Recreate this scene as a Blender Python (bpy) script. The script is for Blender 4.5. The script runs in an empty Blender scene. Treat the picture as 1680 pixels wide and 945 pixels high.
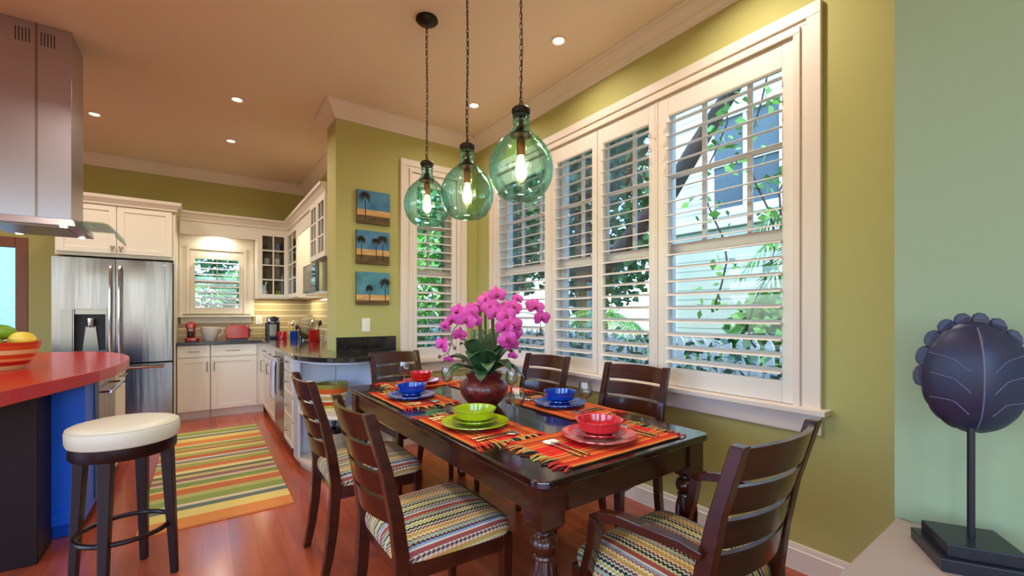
import bpy, bmesh, math, random
from mathutils import Vector, Matrix
random.seed(7)
S = bpy.context.scene
COL = S.collection
PI = math.pi
# ------------------------------------------------------------------ camera
cam_d = bpy.data.cameras.new('camera'); cam = bpy.data.objects.new('camera', cam_d); COL.objects.link(cam)
cam.location = (0, 0, 1.25); TH = math.atan(508/706)
cam.rotation_euler = (PI/2, 0, -TH)
cam_d.sensor_width = 36; cam_d.lens = 706/1680*36; cam_d.shift_y = 41.5/1680; cam_d.clip_start = 0.02
S.camera = cam
# ------------------------------------------------------------------ world, sun, exposure
W = bpy.data.worlds.new('sky'); S.world = W; W.use_nodes = True
nt = W.node_tree; nt.nodes.clear()
bgn = nt.nodes.new('ShaderNodeBackground'); won = nt.nodes.new('ShaderNodeOutputWorld')
sky = nt.nodes.new('ShaderNodeTexSky'); sky.sky_type = 'NISHITA'; sky.sun_disc = False
sky.sun_elevation = math.radians(50); sky.sun_rotation = math.radians(230); sky.air_density = 1.0; sky.dust_density = 1.0
tnt = nt.nodes.new('ShaderNodeMix'); tnt.data_type = 'RGBA'; tnt.blend_type = 'MULTIPLY'; tnt.inputs[0].default_value = 1; tnt.inputs[7].default_value = (.80, .98, 1.22, 1)
nt.links.new(sky.outputs[0], tnt.inputs[6]); nt.links.new(tnt.outputs[2], bgn.inputs[0]); nt.links.new(bgn.outputs[0], won.inputs[0]); bgn.inputs[1].default_value = 1.0
sun_d = bpy.data.lights.new('sun', 'SUN'); sun = bpy.data.objects.new('sun', sun_d); COL.objects.link(sun)
sun_d.energy = 2.8; sun_d.angle = 0.02; sun_d.color = (1, .97, .92)
sun.rotation_euler = Vector((0.28, 0.30, -1.0)).to_track_quat('-Z', 'Y').to_euler()
S.view_settings.view_transform = 'Standard'; S.view_settings.look = 'None'
S.view_settings.exposure = 0.0; S.view_settings.gamma = 1.0; S.view_settings.use_curve_mapping = False
try:
    S.cycles.use_denoising = True; S.cycles.max_bounces = 10; S.cycles.transparent_max_bounces = 24
    S.cycles.diffuse_bounces = 5; S.cycles.glossy_bounces = 4; S.cycles.sample_clamp_indirect = 4.0
    S.cycles.caustics_reflective = False; S.cycles.caustics_refractive = False
except Exception: pass
CAN_POWER = 8.5
WARM = (1.0, 0.89, 0.76)
# ------------------------------------------------------------------ materials
def lin(c):
    return tuple(((v/255)/12.92 if v/255 <= .04045 else ((v/255+.055)/1.055)**2.4) for v in c)
def mat(name, rgb, rough=.5, metal=0, spec=.5, emit=None, es=0, coat=0, noise=None, bump=None, trans=0, alpha=None, aniso=None):
    m = bpy.data.materials.new(name); m.use_nodes = True; n = m.node_tree.nodes; L = m.node_tree.links
    b = n['Principled BSDF']; c = (*lin(rgb), 1)
    b.inputs['Base Color'].default_value = c; b.inputs['Roughness'].default_value = rough
    b.inputs['Metallic'].default_value = metal; b.inputs['Specular IOR Level'].default_value = spec
    b.inputs['Coat Weight'].default_value = coat; b.inputs['Coat Roughness'].default_value = .08
    if emit: b.inputs['Emission Color'].default_value = (*emit, 1); b.inputs['Emission Strength'].default_value = es
    tc = n.new('ShaderNodeTexCoord')
    if noise:   # (rgb2, scale xyz, amount)
        mp = n.new('ShaderNodeMapping'); mp.inputs['Scale'].default_value = noise[1]
        t = n.new('ShaderNodeTexNoise'); t.inputs['Scale'].default_value = 1; t.inputs['Detail'].default_value = 5
        r = n.new('ShaderNodeValToRGB'); r.color_ramp.elements[0].position = .5-noise[2]; r.color_ramp.elements[1].position = .5+noise[2]
        r.color_ramp.elements[0].color = c; r.color_ramp.elements[1].color = (*lin(noise[0]), 1)
        L.new(tc.outputs['Object'], mp.inputs[0]); L.new(mp.outputs[0], t.inputs[0]); L.new(t.outputs[0], r.inputs[0]); L.new(r.outputs[0], b.inputs['Base Color'])
    if bump:    # (scale xyz, strength, distance)
        mp = n.new('ShaderNodeMapping'); mp.inputs['Scale'].default_value = bump[0]
        t = n.new('ShaderNodeTexNoise'); t.inputs['Scale'].default_value = 1; t.inputs['Detail'].default_value = 4
        bp = n.new('ShaderNodeBump'); bp.inputs['Strength'].default_value = bump[1]; bp.inputs['Distance'].default_value = bump[2]
        L.new(tc.outputs['Object'], mp.inputs[0]); L.new(mp.outputs[0], t.inputs[0]); L.new(t.outputs[0], bp.inputs['Height']); L.new(bp.outputs[0], b.inputs['Normal'])
    return m
def stripes(name, cols, period, axis=0, rough=.8, zig=None, soft=False, bump=.0):
    """cols: list of (width, rgb); bands along the axis; zig = (freq, amplitude, axis2)"""
    m = bpy.data.materials.new(name); m.use_nodes = True; n = m.node_tree.nodes; L = m.node_tree.links
    b = n['Principled BSDF']; b.inputs['Roughness'].default_value = rough; b.inputs['Specular IOR Level'].default_value = .2
    tc = n.new('ShaderNodeTexCoord'); sx = n.new('ShaderNodeSeparateXYZ'); L.new(tc.outputs['Object'], sx.inputs[0])
    def mth(op, a, bb=None):
        q = n.new('ShaderNodeMath'); q.operation = op
        for i, v in enumerate((a, bb)):
            if v is None: continue
            if isinstance(v, (int, float)): q.inputs[i].default_value = v
            else: L.new(v, q.inputs[i])
        return q.outputs[0]
    x = sx.outputs[axis]; zc = sx.outputs[2]
    if zig: x = mth('MULTIPLY', x, mth('SUBTRACT', 1+.51*4.5, mth('MULTIPLY', zc, 4.5)))
    if zig:
        z = mth('MULTIPLY', mth('SUBTRACT', sx.outputs[zig[2]], zc), zig[0]); z = mth('FRACT', mth('ADD', z, 50.0)); z = mth('ABSOLUTE', mth('SUBTRACT', z, .5))
        x = mth('ADD', x, mth('MULTIPLY', z, zig[1]))
    u = mth('FRACT', mth('ADD', mth('DIVIDE', x, period), 40.0))
    tot = sum(w for w, _ in cols); groups = []
    def ramp(cc):
        r = n.new('ShaderNodeValToRGB'); r.color_ramp.interpolation = 'LINEAR' if soft else 'CONSTANT'
        e = r.color_ramp.elements; p = 0
        for i, (w, c) in enumerate(cc):
            if i == 0: el = e[0]; el.position = 0
            elif i == 1: el = e[1]; el.position = p
            else: el = e.new(p)
            el.color = (*lin(c), 1); p += w/tot
        return r
    if len(cols) <= 32:
        r = ramp(cols); L.new(u, r.inputs[0]); L.new(r.outputs[0], b.inputs['Base Color'])
    if bump:
        t = n.new('ShaderNodeTexNoise'); t.inputs['Scale'].default_value = 350; bp = n.new('ShaderNodeBump'); bp.inputs['Strength'].default_value = bump; bp.inputs['Distance'].default_value = .002
        L.new(tc.outputs['Object'], t.inputs[0]); L.new(t.outputs[0], bp.inputs['Height']); L.new(bp.outputs[0], b.inputs['Normal'])
    return m
def clear(name, rgb, edge, rough=.03, gloss=.08, seedy=0):
    """see-through glass: tinted transparency, deeper at grazing angles, plus reflection"""
    m = bpy.data.materials.new(name); m.use_nodes = True; n = m.node_tree.nodes; L = m.node_tree.links; n.clear()
    o = n.new('ShaderNodeOutputMaterial'); tr = n.new('ShaderNodeBsdfTransparent'); g = n.new('ShaderNodeBsdfGlossy')
    lw = n.new('ShaderNodeLayerWeight'); lw.inputs[0].default_value = .25
    cr = n.new('ShaderNodeValToRGB'); cr.color_ramp.elements[0].color = (*lin(rgb), 1); cr.color_ramp.elements[1].color = (*lin(edge), 1)
    cr.color_ramp.elements[0].position = .05; cr.color_ramp.elements[1].position = .8
    fr = n.new('ShaderNodeFresnel'); fr.inputs[0].default_value = 1.5
    g.inputs['Roughness'].default_value = rough
    mx = n.new('ShaderNodeMixShader'); L.new(lw.outputs['Facing'], cr.inputs[0]); L.new(cr.outputs[0], tr.inputs[0])
    ad = n.new('ShaderNodeMath'); ad.operation = 'MULTIPLY_ADD'; ad.inputs[1].default_value = .55; ad.inputs[2].default_value = gloss*.5
    L.new(fr.outputs[0], ad.inputs[0]); L.new(ad.outputs[0], mx.inputs[0]); L.new(tr.outputs[0], mx.inputs[1]); L.new(g.outputs[0], mx.inputs[2])
    if seedy:
        tc = n.new('ShaderNodeTexCoord'); t = n.new('ShaderNodeTexNoise'); t.inputs['Scale'].default_value = 38; t.inputs['Detail'].default_value = 3
        bp = n.new('ShaderNodeBump'); bp.inputs['Strength'].default_value = seedy; bp.inputs['Distance'].default_value = .01
        L.new(tc.outputs['Object'], t.inputs[0]); L.new(t.outputs[0], bp.inputs['Height']); L.new(bp.outputs[0], g.inputs['Normal']); L.new(bp.outputs[0], fr.inputs['Normal'])
        L.new(bp.outputs[0], lw.inputs['Normal'])
    L.new(mx.outputs[0], o.inputs[0]); return m

M = dict(
 wall=mat('green_wall_paint', (184, 177, 110), .75, noise=((180, 175, 107), (1.3, 1.3, 1.3), .25)),
 sage=mat('sage_wall_tone', (146, 164, 130), .75),  # even base colour, greener than the other walls
 ceil=mat('ceiling_paint', (232, 212, 190), .85),
 trim=mat('trim_paint', (233, 218, 206), .45),
 shut=mat('shutter_paint', (236, 226, 218), .4),
 cab=mat('cabinet_paint', (230, 222, 204), .4),
 bluewhite=mat('shelf_end_paint', (205, 212, 225), .4),
 steel=mat('brushed_steel', (150, 139, 131), .24, metal=1, bump=((9, 9, .5), .25, .02)),
 hoodsteel=mat('hood_steel', (186, 180, 188), .34, metal=1, bump=((1.2, 1.2, .3), .15, .02)),
 steel2=mat('polished_steel', (205, 205, 205), .15, metal=1),
 nickel=mat('nickel', (150, 140, 125), .3, metal=1),
 bronze=mat('oil_rubbed_bronze', (46, 30, 26), .4, metal=.8),
 socket=mat('copper_socket', (120, 72, 42), .35, metal=.9),
 black=mat('black_plastic', (18, 16, 20), .25),
 blackglass=mat('black_glass', (14, 16, 20), .04, coat=1),
 granite=mat('black_granite', (22, 20, 22), .12, noise=((46, 40, 40), (90, 90, 90), .1), coat=.5),
 wood=mat('walnut_dark', (72, 30, 14), .25, noise=((44, 17, 9), (3, 3, 30), .25), coat=.35, spec=.35),
 woodtop=mat('table_top_dark', (42, 19, 13), .14, noise=((30, 14, 10), (25, 2.5, 3), .25), coat=.6, spec=.4),
 stoolwood=mat('stool_dark_wood', (34, 13, 10), .4, coat=.08, spec=.3),
 leather=mat('cream_leather', (216, 212, 194), .38, bump=((60, 60, 60), .08, .003)),
 redtop=mat('red_quartz', (190, 26, 16), .28, noise=((172, 22, 14), (60, 60, 60), .2), coat=.12, spec=.4),
 blue=mat('cobalt_paint', (6, 96, 226), .4, spec=.3),
 darkpanel=mat('espresso_panel', (36, 16, 13), .5, spec=.2),
 doorwood=mat('brown_door_wood', (140, 78, 34), .45, noise=((116, 60, 26), (30, 30, 2), .3)),
 sidetop=mat('sideboard_paint', (160, 146, 138), .5),
 patina=mat('dark_bronze_patina', (30, 40, 74), .4, metal=.1, noise=((46, 36, 52), (12, 12, 12), .2)),
 seam=mat('shell_seam', (96, 92, 120), .5),
 base=mat('statue_base_black', (26, 26, 34), .3),
 bred=mat('red_glaze', (205, 34, 28), .12, coat=.6),
 bpink=mat('coral_red_glaze', (206, 48, 52), .14, coat=.6),
 bblue=mat('blue_glaze', (8, 62, 168), .12, coat=.6),
 bgreen=mat('chartreuse_glaze', (168, 190, 22), .14, coat=.6),
 byellow=mat('yellow_glaze', (230, 206, 96), .14, coat=.6),
 white=mat('white_ceramic', (228, 222, 216), .2, coat=.4),
 cutlery=mat('cutlery_steel', (200, 190, 180), .18, metal=1),
 gold=mat('cutlery_handle', (176, 140, 100), .25, metal=1),
 potmat=mat('carved_red_wood', (122, 36, 26), .35, noise=((60, 14, 12), (40, 40, 40), .22), coat=.4, bump=((60, 60, 60), .5, .006)),
 soil=mat('dark_moss', (40, 32, 22), .9),
 leafd=mat('orchid_leaf', (34, 68, 40), .3, noise=((62, 92, 54), (18, 18, 18), .2)),
 stem=mat('orchid_stem', (78, 84, 40), .6),
 petal=mat('magenta_petal', (190, 34, 132), .55, noise=((208, 78, 178), (30, 30, 30), .2)),
 petald=mat('deep_magenta_lip', (130, 8, 74), .5),
 bud=mat('orchid_bud', (120, 70, 70), .6),
 plate_sw=mat('switch_plate', (236, 232, 220), .4),
 grey=mat('vent_dark', (30, 26, 26), .6),
 towel=mat('towel_blue_white', (236, 238, 246), .9),
 towelb=mat('towel_stripe', (70, 84, 190), .9),
 redplastic=mat('red_enamel', (176, 12, 8), .15, coat=.7),
 lime=mat('green_mango', (88, 150, 30), .35, noise=((140, 175, 50), (8, 8, 8), .2)),
 lemon=mat('lemon_peel', (240, 206, 70), .4),
 fence=mat('fence_paint', (214, 226, 240), .6),
 bark=mat('tree_bark', (84, 66, 56), .9, noise=((44, 36, 34), (9, 9, 3), .2)),
 leafa=mat('leaf_mid_green', (96, 156, 84), .5, noise=((60, 112, 70), (2.2, 2.2, 2.2), .12)),
 leafb=mat('leaf_bright_green', (140, 196, 80), .5, noise=((84, 150, 66), (2.5, 2.5, 2.5), .15)),
 leafc=mat('leaf_dark_green', (52, 96, 84), .5, noise=((92, 132, 92), (3, 3, 3), .12)),
 ground=mat('garden_soil', (96, 84, 70), .95),
 houseroof=mat('house_roof', (120, 122, 126), .8),
 housetrim=mat('house_trim', (232, 238, 242), .6),
 houseglass=mat('house_pane', (84, 104, 108), .35, spec=.3),
 bulb=mat('glowing_bulb', (255, 220, 150), .4, emit=(1.0, .72, .35), es=22),
 canlamp=mat('lamp_glow', (255, 240, 220), .4, emit=(1.0, .86, .66), es=9),
 canrim=mat('lamp_rim', (222, 206, 184), .4),
)
M['glass'] = clear('window_pane', (252, 254, 255), (235, 245, 250), .0, .04)
M['wine'] = clear('stemware_glass', (252, 253, 254), (222, 227, 232), .02, .06)
M['teal'] = clear('teal_seeded_glass', (212, 246, 232), (128, 214, 190), .05, .10, seedy=.25)
M['hoodglass'] = clear('hood_tinted_glass', (242, 247, 244), (196, 210, 203), .02, .02)
M['frost'] = mat('frosted_door_glass', (150, 216, 240), .45, noise=((214, 240, 248), (70, 70, 70), .2), bump=((60, 60, 60), .6, .01))
M['frost'].node_tree.nodes['Principled BSDF'].inputs['Transmission Weight'].default_value = .8
# chair fabric
C_cr, C_ru, C_te, C_ye, C_mv, C_or, C_bl, C_dk, C_ta = (206, 196, 160), (160, 82, 52), (24, 52, 52), (176, 158, 66), (150, 74, 72), (202, 132, 84), (120, 148, 184), (44, 36, 48), (176, 150, 120)
M['zig'] = stripes('zigzag_fabric', [(6, C_te), (4, C_cr), (5, C_ye), (4, (206, 214, 186)), (5, C_dk), (4, C_ta), (5, (130, 176, 160)), (4, C_ru), (5, C_cr), (5, C_ye), (4, C_or), (4, C_cr), (5, (96, 60, 70)), (4, C_cr)],
                   .125, axis=1, zig=(66, .017, 0), rough=.9, bump=.3)
def fabric():
    """zigzag rows with a plain stripe every repeat"""
    m = M['zig']; n = m.node_tree.nodes; L = m.node_tree.links; b = n['Principled BSDF']
    tc = [q for q in n if q.type == 'TEX_COORD'][0]; sx = [q for q in n if q.type == 'SEPXYZ'][0]
    def mth(op, a, bb=None):
        q = n.new('ShaderNodeMath'); q.operation = op
        for i, v in enumerate((a, bb)):
            if v is None: continue
            if isinstance(v, (int, float)): q.inputs[i].default_value = v
            else: L.new(v, q.inputs[i])
        return q.outputs[0]
    u = mth('FRACT', mth('ADD', mth('DIVIDE', mth('MULTIPLY', sx.outputs[1], mth('SUBTRACT', 1+.51*4.5, mth('MULTIPLY', sx.outputs[2], 4.5))), .20), 40.28))
    r = n.new('ShaderNodeValToRGB'); r.color_ramp.interpolation = 'CONSTANT'; e = r.color_ramp.elements
    e[0].position = 0; e[0].color = (*lin(C_mv), 1); e[1].position = .10; e[1].color = (*lin(C_cr), 1)
    for p, c in ((.14, C_bl), (.19, C_mv)): q = e.new(p); q.color = (*lin(c), 1)
    L.new(u, r.inputs[0]); msk = mth('LESS_THAN', u, .20)
    mix = n.new('ShaderNodeMix'); mix.data_type = 'RGBA'
    old = b.inputs['Base Color'].links[0].from_socket
    L.new(msk, mix.inputs[0]); L.new(old, mix.inputs[6]); L.new(r.outputs[0], mix.inputs[7]); L.new(mix.outputs[2], b.inputs['Base Color'])
fabric()
O1, O2, O3 = (200, 76, 30), (196, 44, 30), (214, 124, 58)
M['mat'] = stripes('woven_orange_mat', [(7, (214, 36, 30)), (1, (236, 130, 80)), (2, O1), (2, O3), (3, O1), (1, O2), (2, (150, 70, 34)), (2, O1), (2, (190, 120, 50)), (3, (206, 70, 24)), (1, (60, 50, 34)), (2, O3),
                    (2, O1), (3, O2), (2, O3), (3, O1), (1, (120, 60, 34)), (2, O3), (2, O1), (1, (240, 140, 90)), (6, (216, 40, 32)), (1, O1)], .33, axis=1, rough=.9, bump=.6)
def pale(c): return tuple(v*.68+w*.32 for v, w in zip(c, (214, 190, 150)))
rugc = [(226, 120, 44), (236, 214, 110), (60, 92, 96), (226, 214, 180), (116, 148, 62), (170, 178, 90), (196, 84, 40), (226, 188, 96), (96, 138, 62), (214, 196, 160), (120, 76, 84), (206, 190, 120), (70, 92, 60),
        (238, 222, 150), (206, 96, 44), (140, 160, 70), (230, 204, 120), (84, 110, 118), (222, 214, 196), (190, 70, 44), (150, 166, 74), (236, 210, 110), (104, 84, 78), (222, 150, 66), (120, 150, 66), (232, 222, 180)]
rw = [2.2, 2, 1, .7, 1.6, 1.2, 1.8, .6, 1.5, .7, 1.1, .9, 1, 1.1, 1.5, 1.2, .7, 1, .7, 1.4, 1.3, 1.1, .7, .9, 1.4, .6]
M['rug'] = stripes('striped_runner_weave', list(zip(rw, [pale(q) for q in rugc])), 1.9, axis=1, rough=.95, bump=.7)
M['siding'] = stripes('clapboard', [(12, (214, 222, 196)), (1, (140, 150, 138))], .13, axis=2, rough=.7)
M['splash'] = stripes('strip_mosaic', [(3, (214, 196, 150)), (.5, (150, 128, 90)), (4, (196, 176, 128)), (.5, (150, 128, 90)), (3, (226, 210, 168)), (.5, (150, 128, 90)), (4, (186, 164, 120)), (.5, (150, 128, 90))], .16, axis=2, rough=.2)
M['bowlstripe'] = stripes('striped_pottery', [(3, (226, 196, 132)), (3, (190, 44, 30)), (2, (236, 160, 100)), (3, (216, 76, 34)), (3, (232, 196, 140)), (3, (214, 84, 40)), (2.5, (200, 60, 34)), (2, (206, 96, 50))], .172, axis=2, rough=.2)
M['bowlstripe2'] = stripes('striped_pottery_olive', [(2.5, (226, 216, 160)), (2.5, (200, 176, 80)), (3, (196, 62, 34)), (1.5, (226, 220, 180)), (3.2, (196, 170, 100)), (2, (228, 214, 180)), (4, (214, 96, 40)), (5, (150, 138, 60))], .231, axis=2, rough=.2)
def floormat():
    m = bpy.data.materials.new('cherry_planks'); m.use_nodes = True; n = m.node_tree.nodes; L = m.node_tree.links; b = n['Principled BSDF']
    tc = n.new('ShaderNodeTexCoord'); mp = n.new('ShaderNodeMapping'); mp.inputs['Rotation'].default_value = (0, 0, PI/2)
    br = n.new('ShaderNodeTexBrick'); br.inputs['Scale'].default_value = 1; br.inputs['Brick Width'].default_value = 1.7; br.inputs['Row Height'].default_value = .125
    br.inputs['Mortar Size'].default_value = .0016; br.inputs['Mortar Smooth'].default_value = 1.0; br.inputs['Color1'].default_value = (*lin((190, 90, 52)), 1); br.inputs['Color2'].default_value = (*lin((170, 74, 42)), 1)
    br.inputs['Mortar'].default_value = (*lin((130, 50, 28)), 1); br.offset = .37
    ns = n.new('ShaderNodeTexNoise'); mp2 = n.new('ShaderNodeMapping'); mp2.inputs['Scale'].default_value = (16, 1.3, 1); ns.inputs['Scale'].default_value = 1; ns.inputs['Detail'].default_value = 6
    rp = n.new('ShaderNodeValToRGB'); rp.color_ramp.elements[0].color = (.82, .78, .75, 1); rp.color_ramp.elements[1].color = (1.1, 1.1, 1.1, 1); rp.color_ramp.elements[0].position = .35; rp.color_ramp.elements[1].position = .65
    mx = n.new('ShaderNodeMix'); mx.data_type = 'RGBA'; mx.blend_type = 'MULTIPLY'; mx.inputs[0].default_value = 1
    L.new(tc.outputs['Object'], mp.inputs[0]); L.new(mp.outputs[0], br.inputs[0]); L.new(tc.outputs['Object'], mp2.inputs[0]); L.new(mp2.outputs[0], ns.inputs[0])
    L.new(ns.outputs[0], rp.inputs[0]); L.new(br.outputs[0], mx.inputs[6]); L.new(rp.outputs[0], mx.inputs[7]); L.new(mx.outputs[2], b.inputs['Base Color'])
    b.inputs['Roughness'].default_value = .22; b.inputs['Coat Weight'].default_value = .35; b.inputs['Coat Roughness'].default_value = .15
    return m
M['floor'] = floormat()
# ------------------------------------------------------------------ mesh helpers
OFF = {}
class G:
    def __init__(s): s.b = bmesh.new()
    def box(s, x0, x1, y0, y1, z0, z1):
        bm = s.b
        v = [bm.verts.new((x, y, z)) for z in (z0, z1) for x, y in ((x0, y0), (x1, y0), (x1, y1), (x0, y1))]
        for f in ((3, 2, 1, 0), (4, 5, 6, 7), (0, 1, 5, 4), (1, 2, 6, 5), (2, 3, 7, 6), (3, 0, 4, 7)): bm.faces.new([v[i] for i in f])
        return s
    def hexa(s, lo, hi):
        """lo, hi: four 3d corners each, counter-clockwise from above"""
        bm = s.b; v = [bm.verts.new(p) for p in list(lo)+list(hi)]
        for f in ((3, 2, 1, 0), (4, 5, 6, 7), (0, 1, 5, 4), (1, 2, 6, 5), (2, 3, 7, 6), (3, 0, 4, 7)): bm.faces.new([v[i] for i in f])
        return s
    def prism(s, poly, z0, z1, plane='z'):
        def P(a, b, c): return {'z': (a, b, c), 'x': (c, a, b), 'y': (a, c, b)}[plane]
        bm = s.b; lo = [bm.verts.new(P(a, b, z0)) for a, b in poly]; hi = [bm.verts.new(P(a, b, z1)) for a, b in poly]
        bm.faces.new(lo[::-1]); bm.faces.new(hi); k = len(poly)
        for i in range(k): bm.faces.new((lo[i], lo[(i+1) % k], hi[(i+1) % k], hi[i]))
        return s
    def lathe(s, prof, cx=0, cy=0, cz=0, n=28, flute=None, sx=1, sy=1):
        bm = s.b; rings = []
        for r, z in prof:
            if r < 1e-5: rings.append([bm.verts.new((cx, cy, cz+z))]); continue
            ring = []
            for i in range(n):
                a = 2*PI*i/n; rr = r
                if flute and flute[1] <= z <= flute[2]: rr = r*(1-flute[3]*(i % 2))
                ring.append(bm.verts.new((cx+rr*math.cos(a)*sx, cy+rr*math.sin(a)*sy, cz+z)))
            rings.append(ring)
        for a, b in zip(rings, rings[1:]):
            if len(a) == 1 and len(b) == 1: continue
            for i in range(n):
                j = (i+1) % n
                if len(a) == 1: bm.faces.new((a[0], b[j], b[i]))
                elif len(b) == 1: bm.faces.new((a[i], a[j], b[0]))
                else: bm.faces.new((a[i], a[j], b[j], b[i]))
        for ring, fl in ((rings[0], True), (rings[-1], False)):
            if len(ring) > 2 and not s.__dict__.get('open'): bm.faces.new(ring[::-1] if fl else ring)
        return s
    def tube(s, pts, r, n=8, cap=True, flat=None):
        """pts list; r number or list; flat=(wx,wy) for a rectangular section"""
        pts = [Vector(p) for p in pts]; bm = s.b; rings = []
        up0 = Vector((0, 0, 1)); prev = None
        for i, p in enumerate(pts):
            t = (pts[min(i+1, len(pts)-1)]-pts[max(i-1, 0)]).normalized()
            if prev is None:
                u = t.cross(up0)
                if u.length < .05: u = t.cross(Vector((0, 1, 0)))
            else: u = prev - t*prev.dot(t)
            u.normalize(); v = t.cross(u); prev = u
            rr = r[i] if isinstance(r, (list, tuple)) else r
            ring = []
            for k in range(n):
                a = 2*PI*(k+.5 if n == 4 else k)/n
                ring.append(bm.verts.new(p + u*rr*math.cos(a)*(flat[0] if flat else 1) + v*rr*math.sin(a)*(flat[1] if flat else 1)))
            rings.append(ring)
        for a, b in zip(rings, rings[1:]):
            for k in range(n): bm.faces.new((a[k], a[(k+1) % n], b[(k+1) % n], b[k]))
        if cap: bm.faces.new(rings[0][::-1]); bm.faces.new(rings[-1])
        return s
    def torus(s, c, R, r, n=24, m=8, axis='z', sy=1):
        c = Vector(c); bm = s.b; rings = []
        for i in range(n):
            a = 2*PI*i/n; ring = []
            for k in range(m):
                b = 2*PI*k/m; x, y, z = (R+r*math.cos(b))*math.cos(a), (R+r*math.cos(b))*math.sin(a)*sy, r*math.sin(b)
                if axis == 'x': x, y, z = z, x, y
                if axis == 'y': x, y, z = x, z, y
                ring.append(bm.verts.new(c+Vector((x, y, z))))
            rings.append(ring)
        for i in range(n):
            a, b = rings[i], rings[(i+1) % n]
            for k in range(m): bm.faces.new((a[k], b[k], b[(k+1) % m], a[(k+1) % m]))
        return s
    def ball(s, c, r, n=16, m=10, sc=(1, 1, 1), rot=None):
        res = bmesh.ops.create_uvsphere(s.b, u_segments=n, v_segments=m, radius=r)
        mt = Matrix.Diagonal((*sc, 1))
        if rot: mt = rot.to_4x4() @ mt
        bmesh.ops.transform(s.b, matrix=Matrix.Translation(c) @ mt, verts=res['verts']); return s
    def grid(s, f, nu, nv, closed=False):
        bm = s.b; vv = [[bm.verts.new(f(i/nu, j/nv)) for j in range(nv+1)] for i in range(nu+1)]
        for i in range(nu):
            for j in range(nv): bm.faces.new((vv[i][j], vv[i+1][j], vv[i+1][j+1], vv[i][j+1]))
        return s
    def sweep(s, path, prof, closed=False, side=1):
        """moulding: prof = [(out, z)], swept along a horizontal path, interior to its left"""
        bm = s.b; n = len(path); rings = []
        P = [Vector((a, b)) for a, b in path]
        for i in range(n):
            dirs = []
            if closed or i > 0: dirs.append((P[i]-P[i-1]).normalized())
            if closed or i < n-1: dirs.append((P[(i+1) % n]-P[i]).normalized())
            ns = [Vector((-d.y, d.x))*side for d in dirs]
            b = ns[0] if len(ns) == 1 else (ns[0]+ns[1])/(1+ns[0].dot(ns[1]))
            rings.append([bm.verts.new((P[i].x+b.x*o, P[i].y+b.y*o, z)) for o, z in prof])
        m = len(prof)
        for i in range(n if closed else n-1):
            a, b = rings[i], rings[(i+1) % n]
            for k in range(m): bm.faces.new((a[k], a[(k+1) % m], b[(k+1) % m], b[k]))
        if not closed: bm.faces.new(rings[0]); bm.faces.new(rings[-1][::-1])
        return s
    def move(s, mt): bmesh.ops.transform(s.b, matrix=mt, verts=s.b.verts); return s
    def out(s, name, m, parent=None, smooth=False, bevel=0, label=None, kind=None, solid=0, seg=2, sub=0):
        bmesh.ops.recalc_face_normals(s.b, faces=s.b.faces) if not s.__dict__.get('norecalc') else None
        if parent is not None and parent in OFF: bmesh.ops.translate(s.b, vec=-OFF[parent], verts=s.b.verts)
        me = bpy.data.meshes.new(name); s.b.to_mesh(me); s.b.free()
        if smooth:
            for p in me.polygons: p.use_smooth = True
        o = bpy.data.objects.new(name, me); COL.objects.link(o)
        for k in (m if isinstance(m, (list, tuple)) else [m]): me.materials.append(M[k])
        if parent is not None:
            o.parent = parent
            if parent in OFF: OFF[o] = OFF[parent]
        if solid: q = o.modifiers.new('thick', 'SOLIDIFY'); q.thickness = solid; q.offset = 0
        if bevel: q = o.modifiers.new('edge', 'BEVEL'); q.width = bevel; q.segments = seg; q.limit_method = 'ANGLE'; q.angle_limit = .7; q.harden_normals = False
        if sub: q = o.modifiers.new('smooth', 'SUBSURF'); q.levels = sub; q.render_levels = sub
        if smooth and not sub:
            try: me.set_sharp_from_angle(angle=math.radians(40))
            except Exception: pass
        if label: o['label'] = label
        if kind: o['kind'] = kind
        return o
def thing(name, label, cat, loc=(0, 0, 0), rz=0, group=None, world=True, kind=None):
    """an Empty at the thing's base; world=True means its parts are given in room coordinates"""
    o = bpy.data.objects.new(name, None); COL.objects.link(o); o.location = loc; o.rotation_euler = (0, 0, rz); o.empty_display_size = .1
    if kind: o['kind'] = kind
    else: o['label'] = label; o['category'] = cat
    if group: o['group'] = group
    if world: OFF[o] = Vector(loc)
    return o
def tag(o, label, cat, group=None):
    o['label'] = label; o['category'] = cat
    if group: o['group'] = group
    return o
def copy_tree(o, parent=None):
    c = o.copy(); COL.objects.link(c)
    if parent: c.parent = parent
    for ch in list(o.children): copy_tree(ch, c)
    return c
def srt(*a): return sorted(a)

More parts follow.
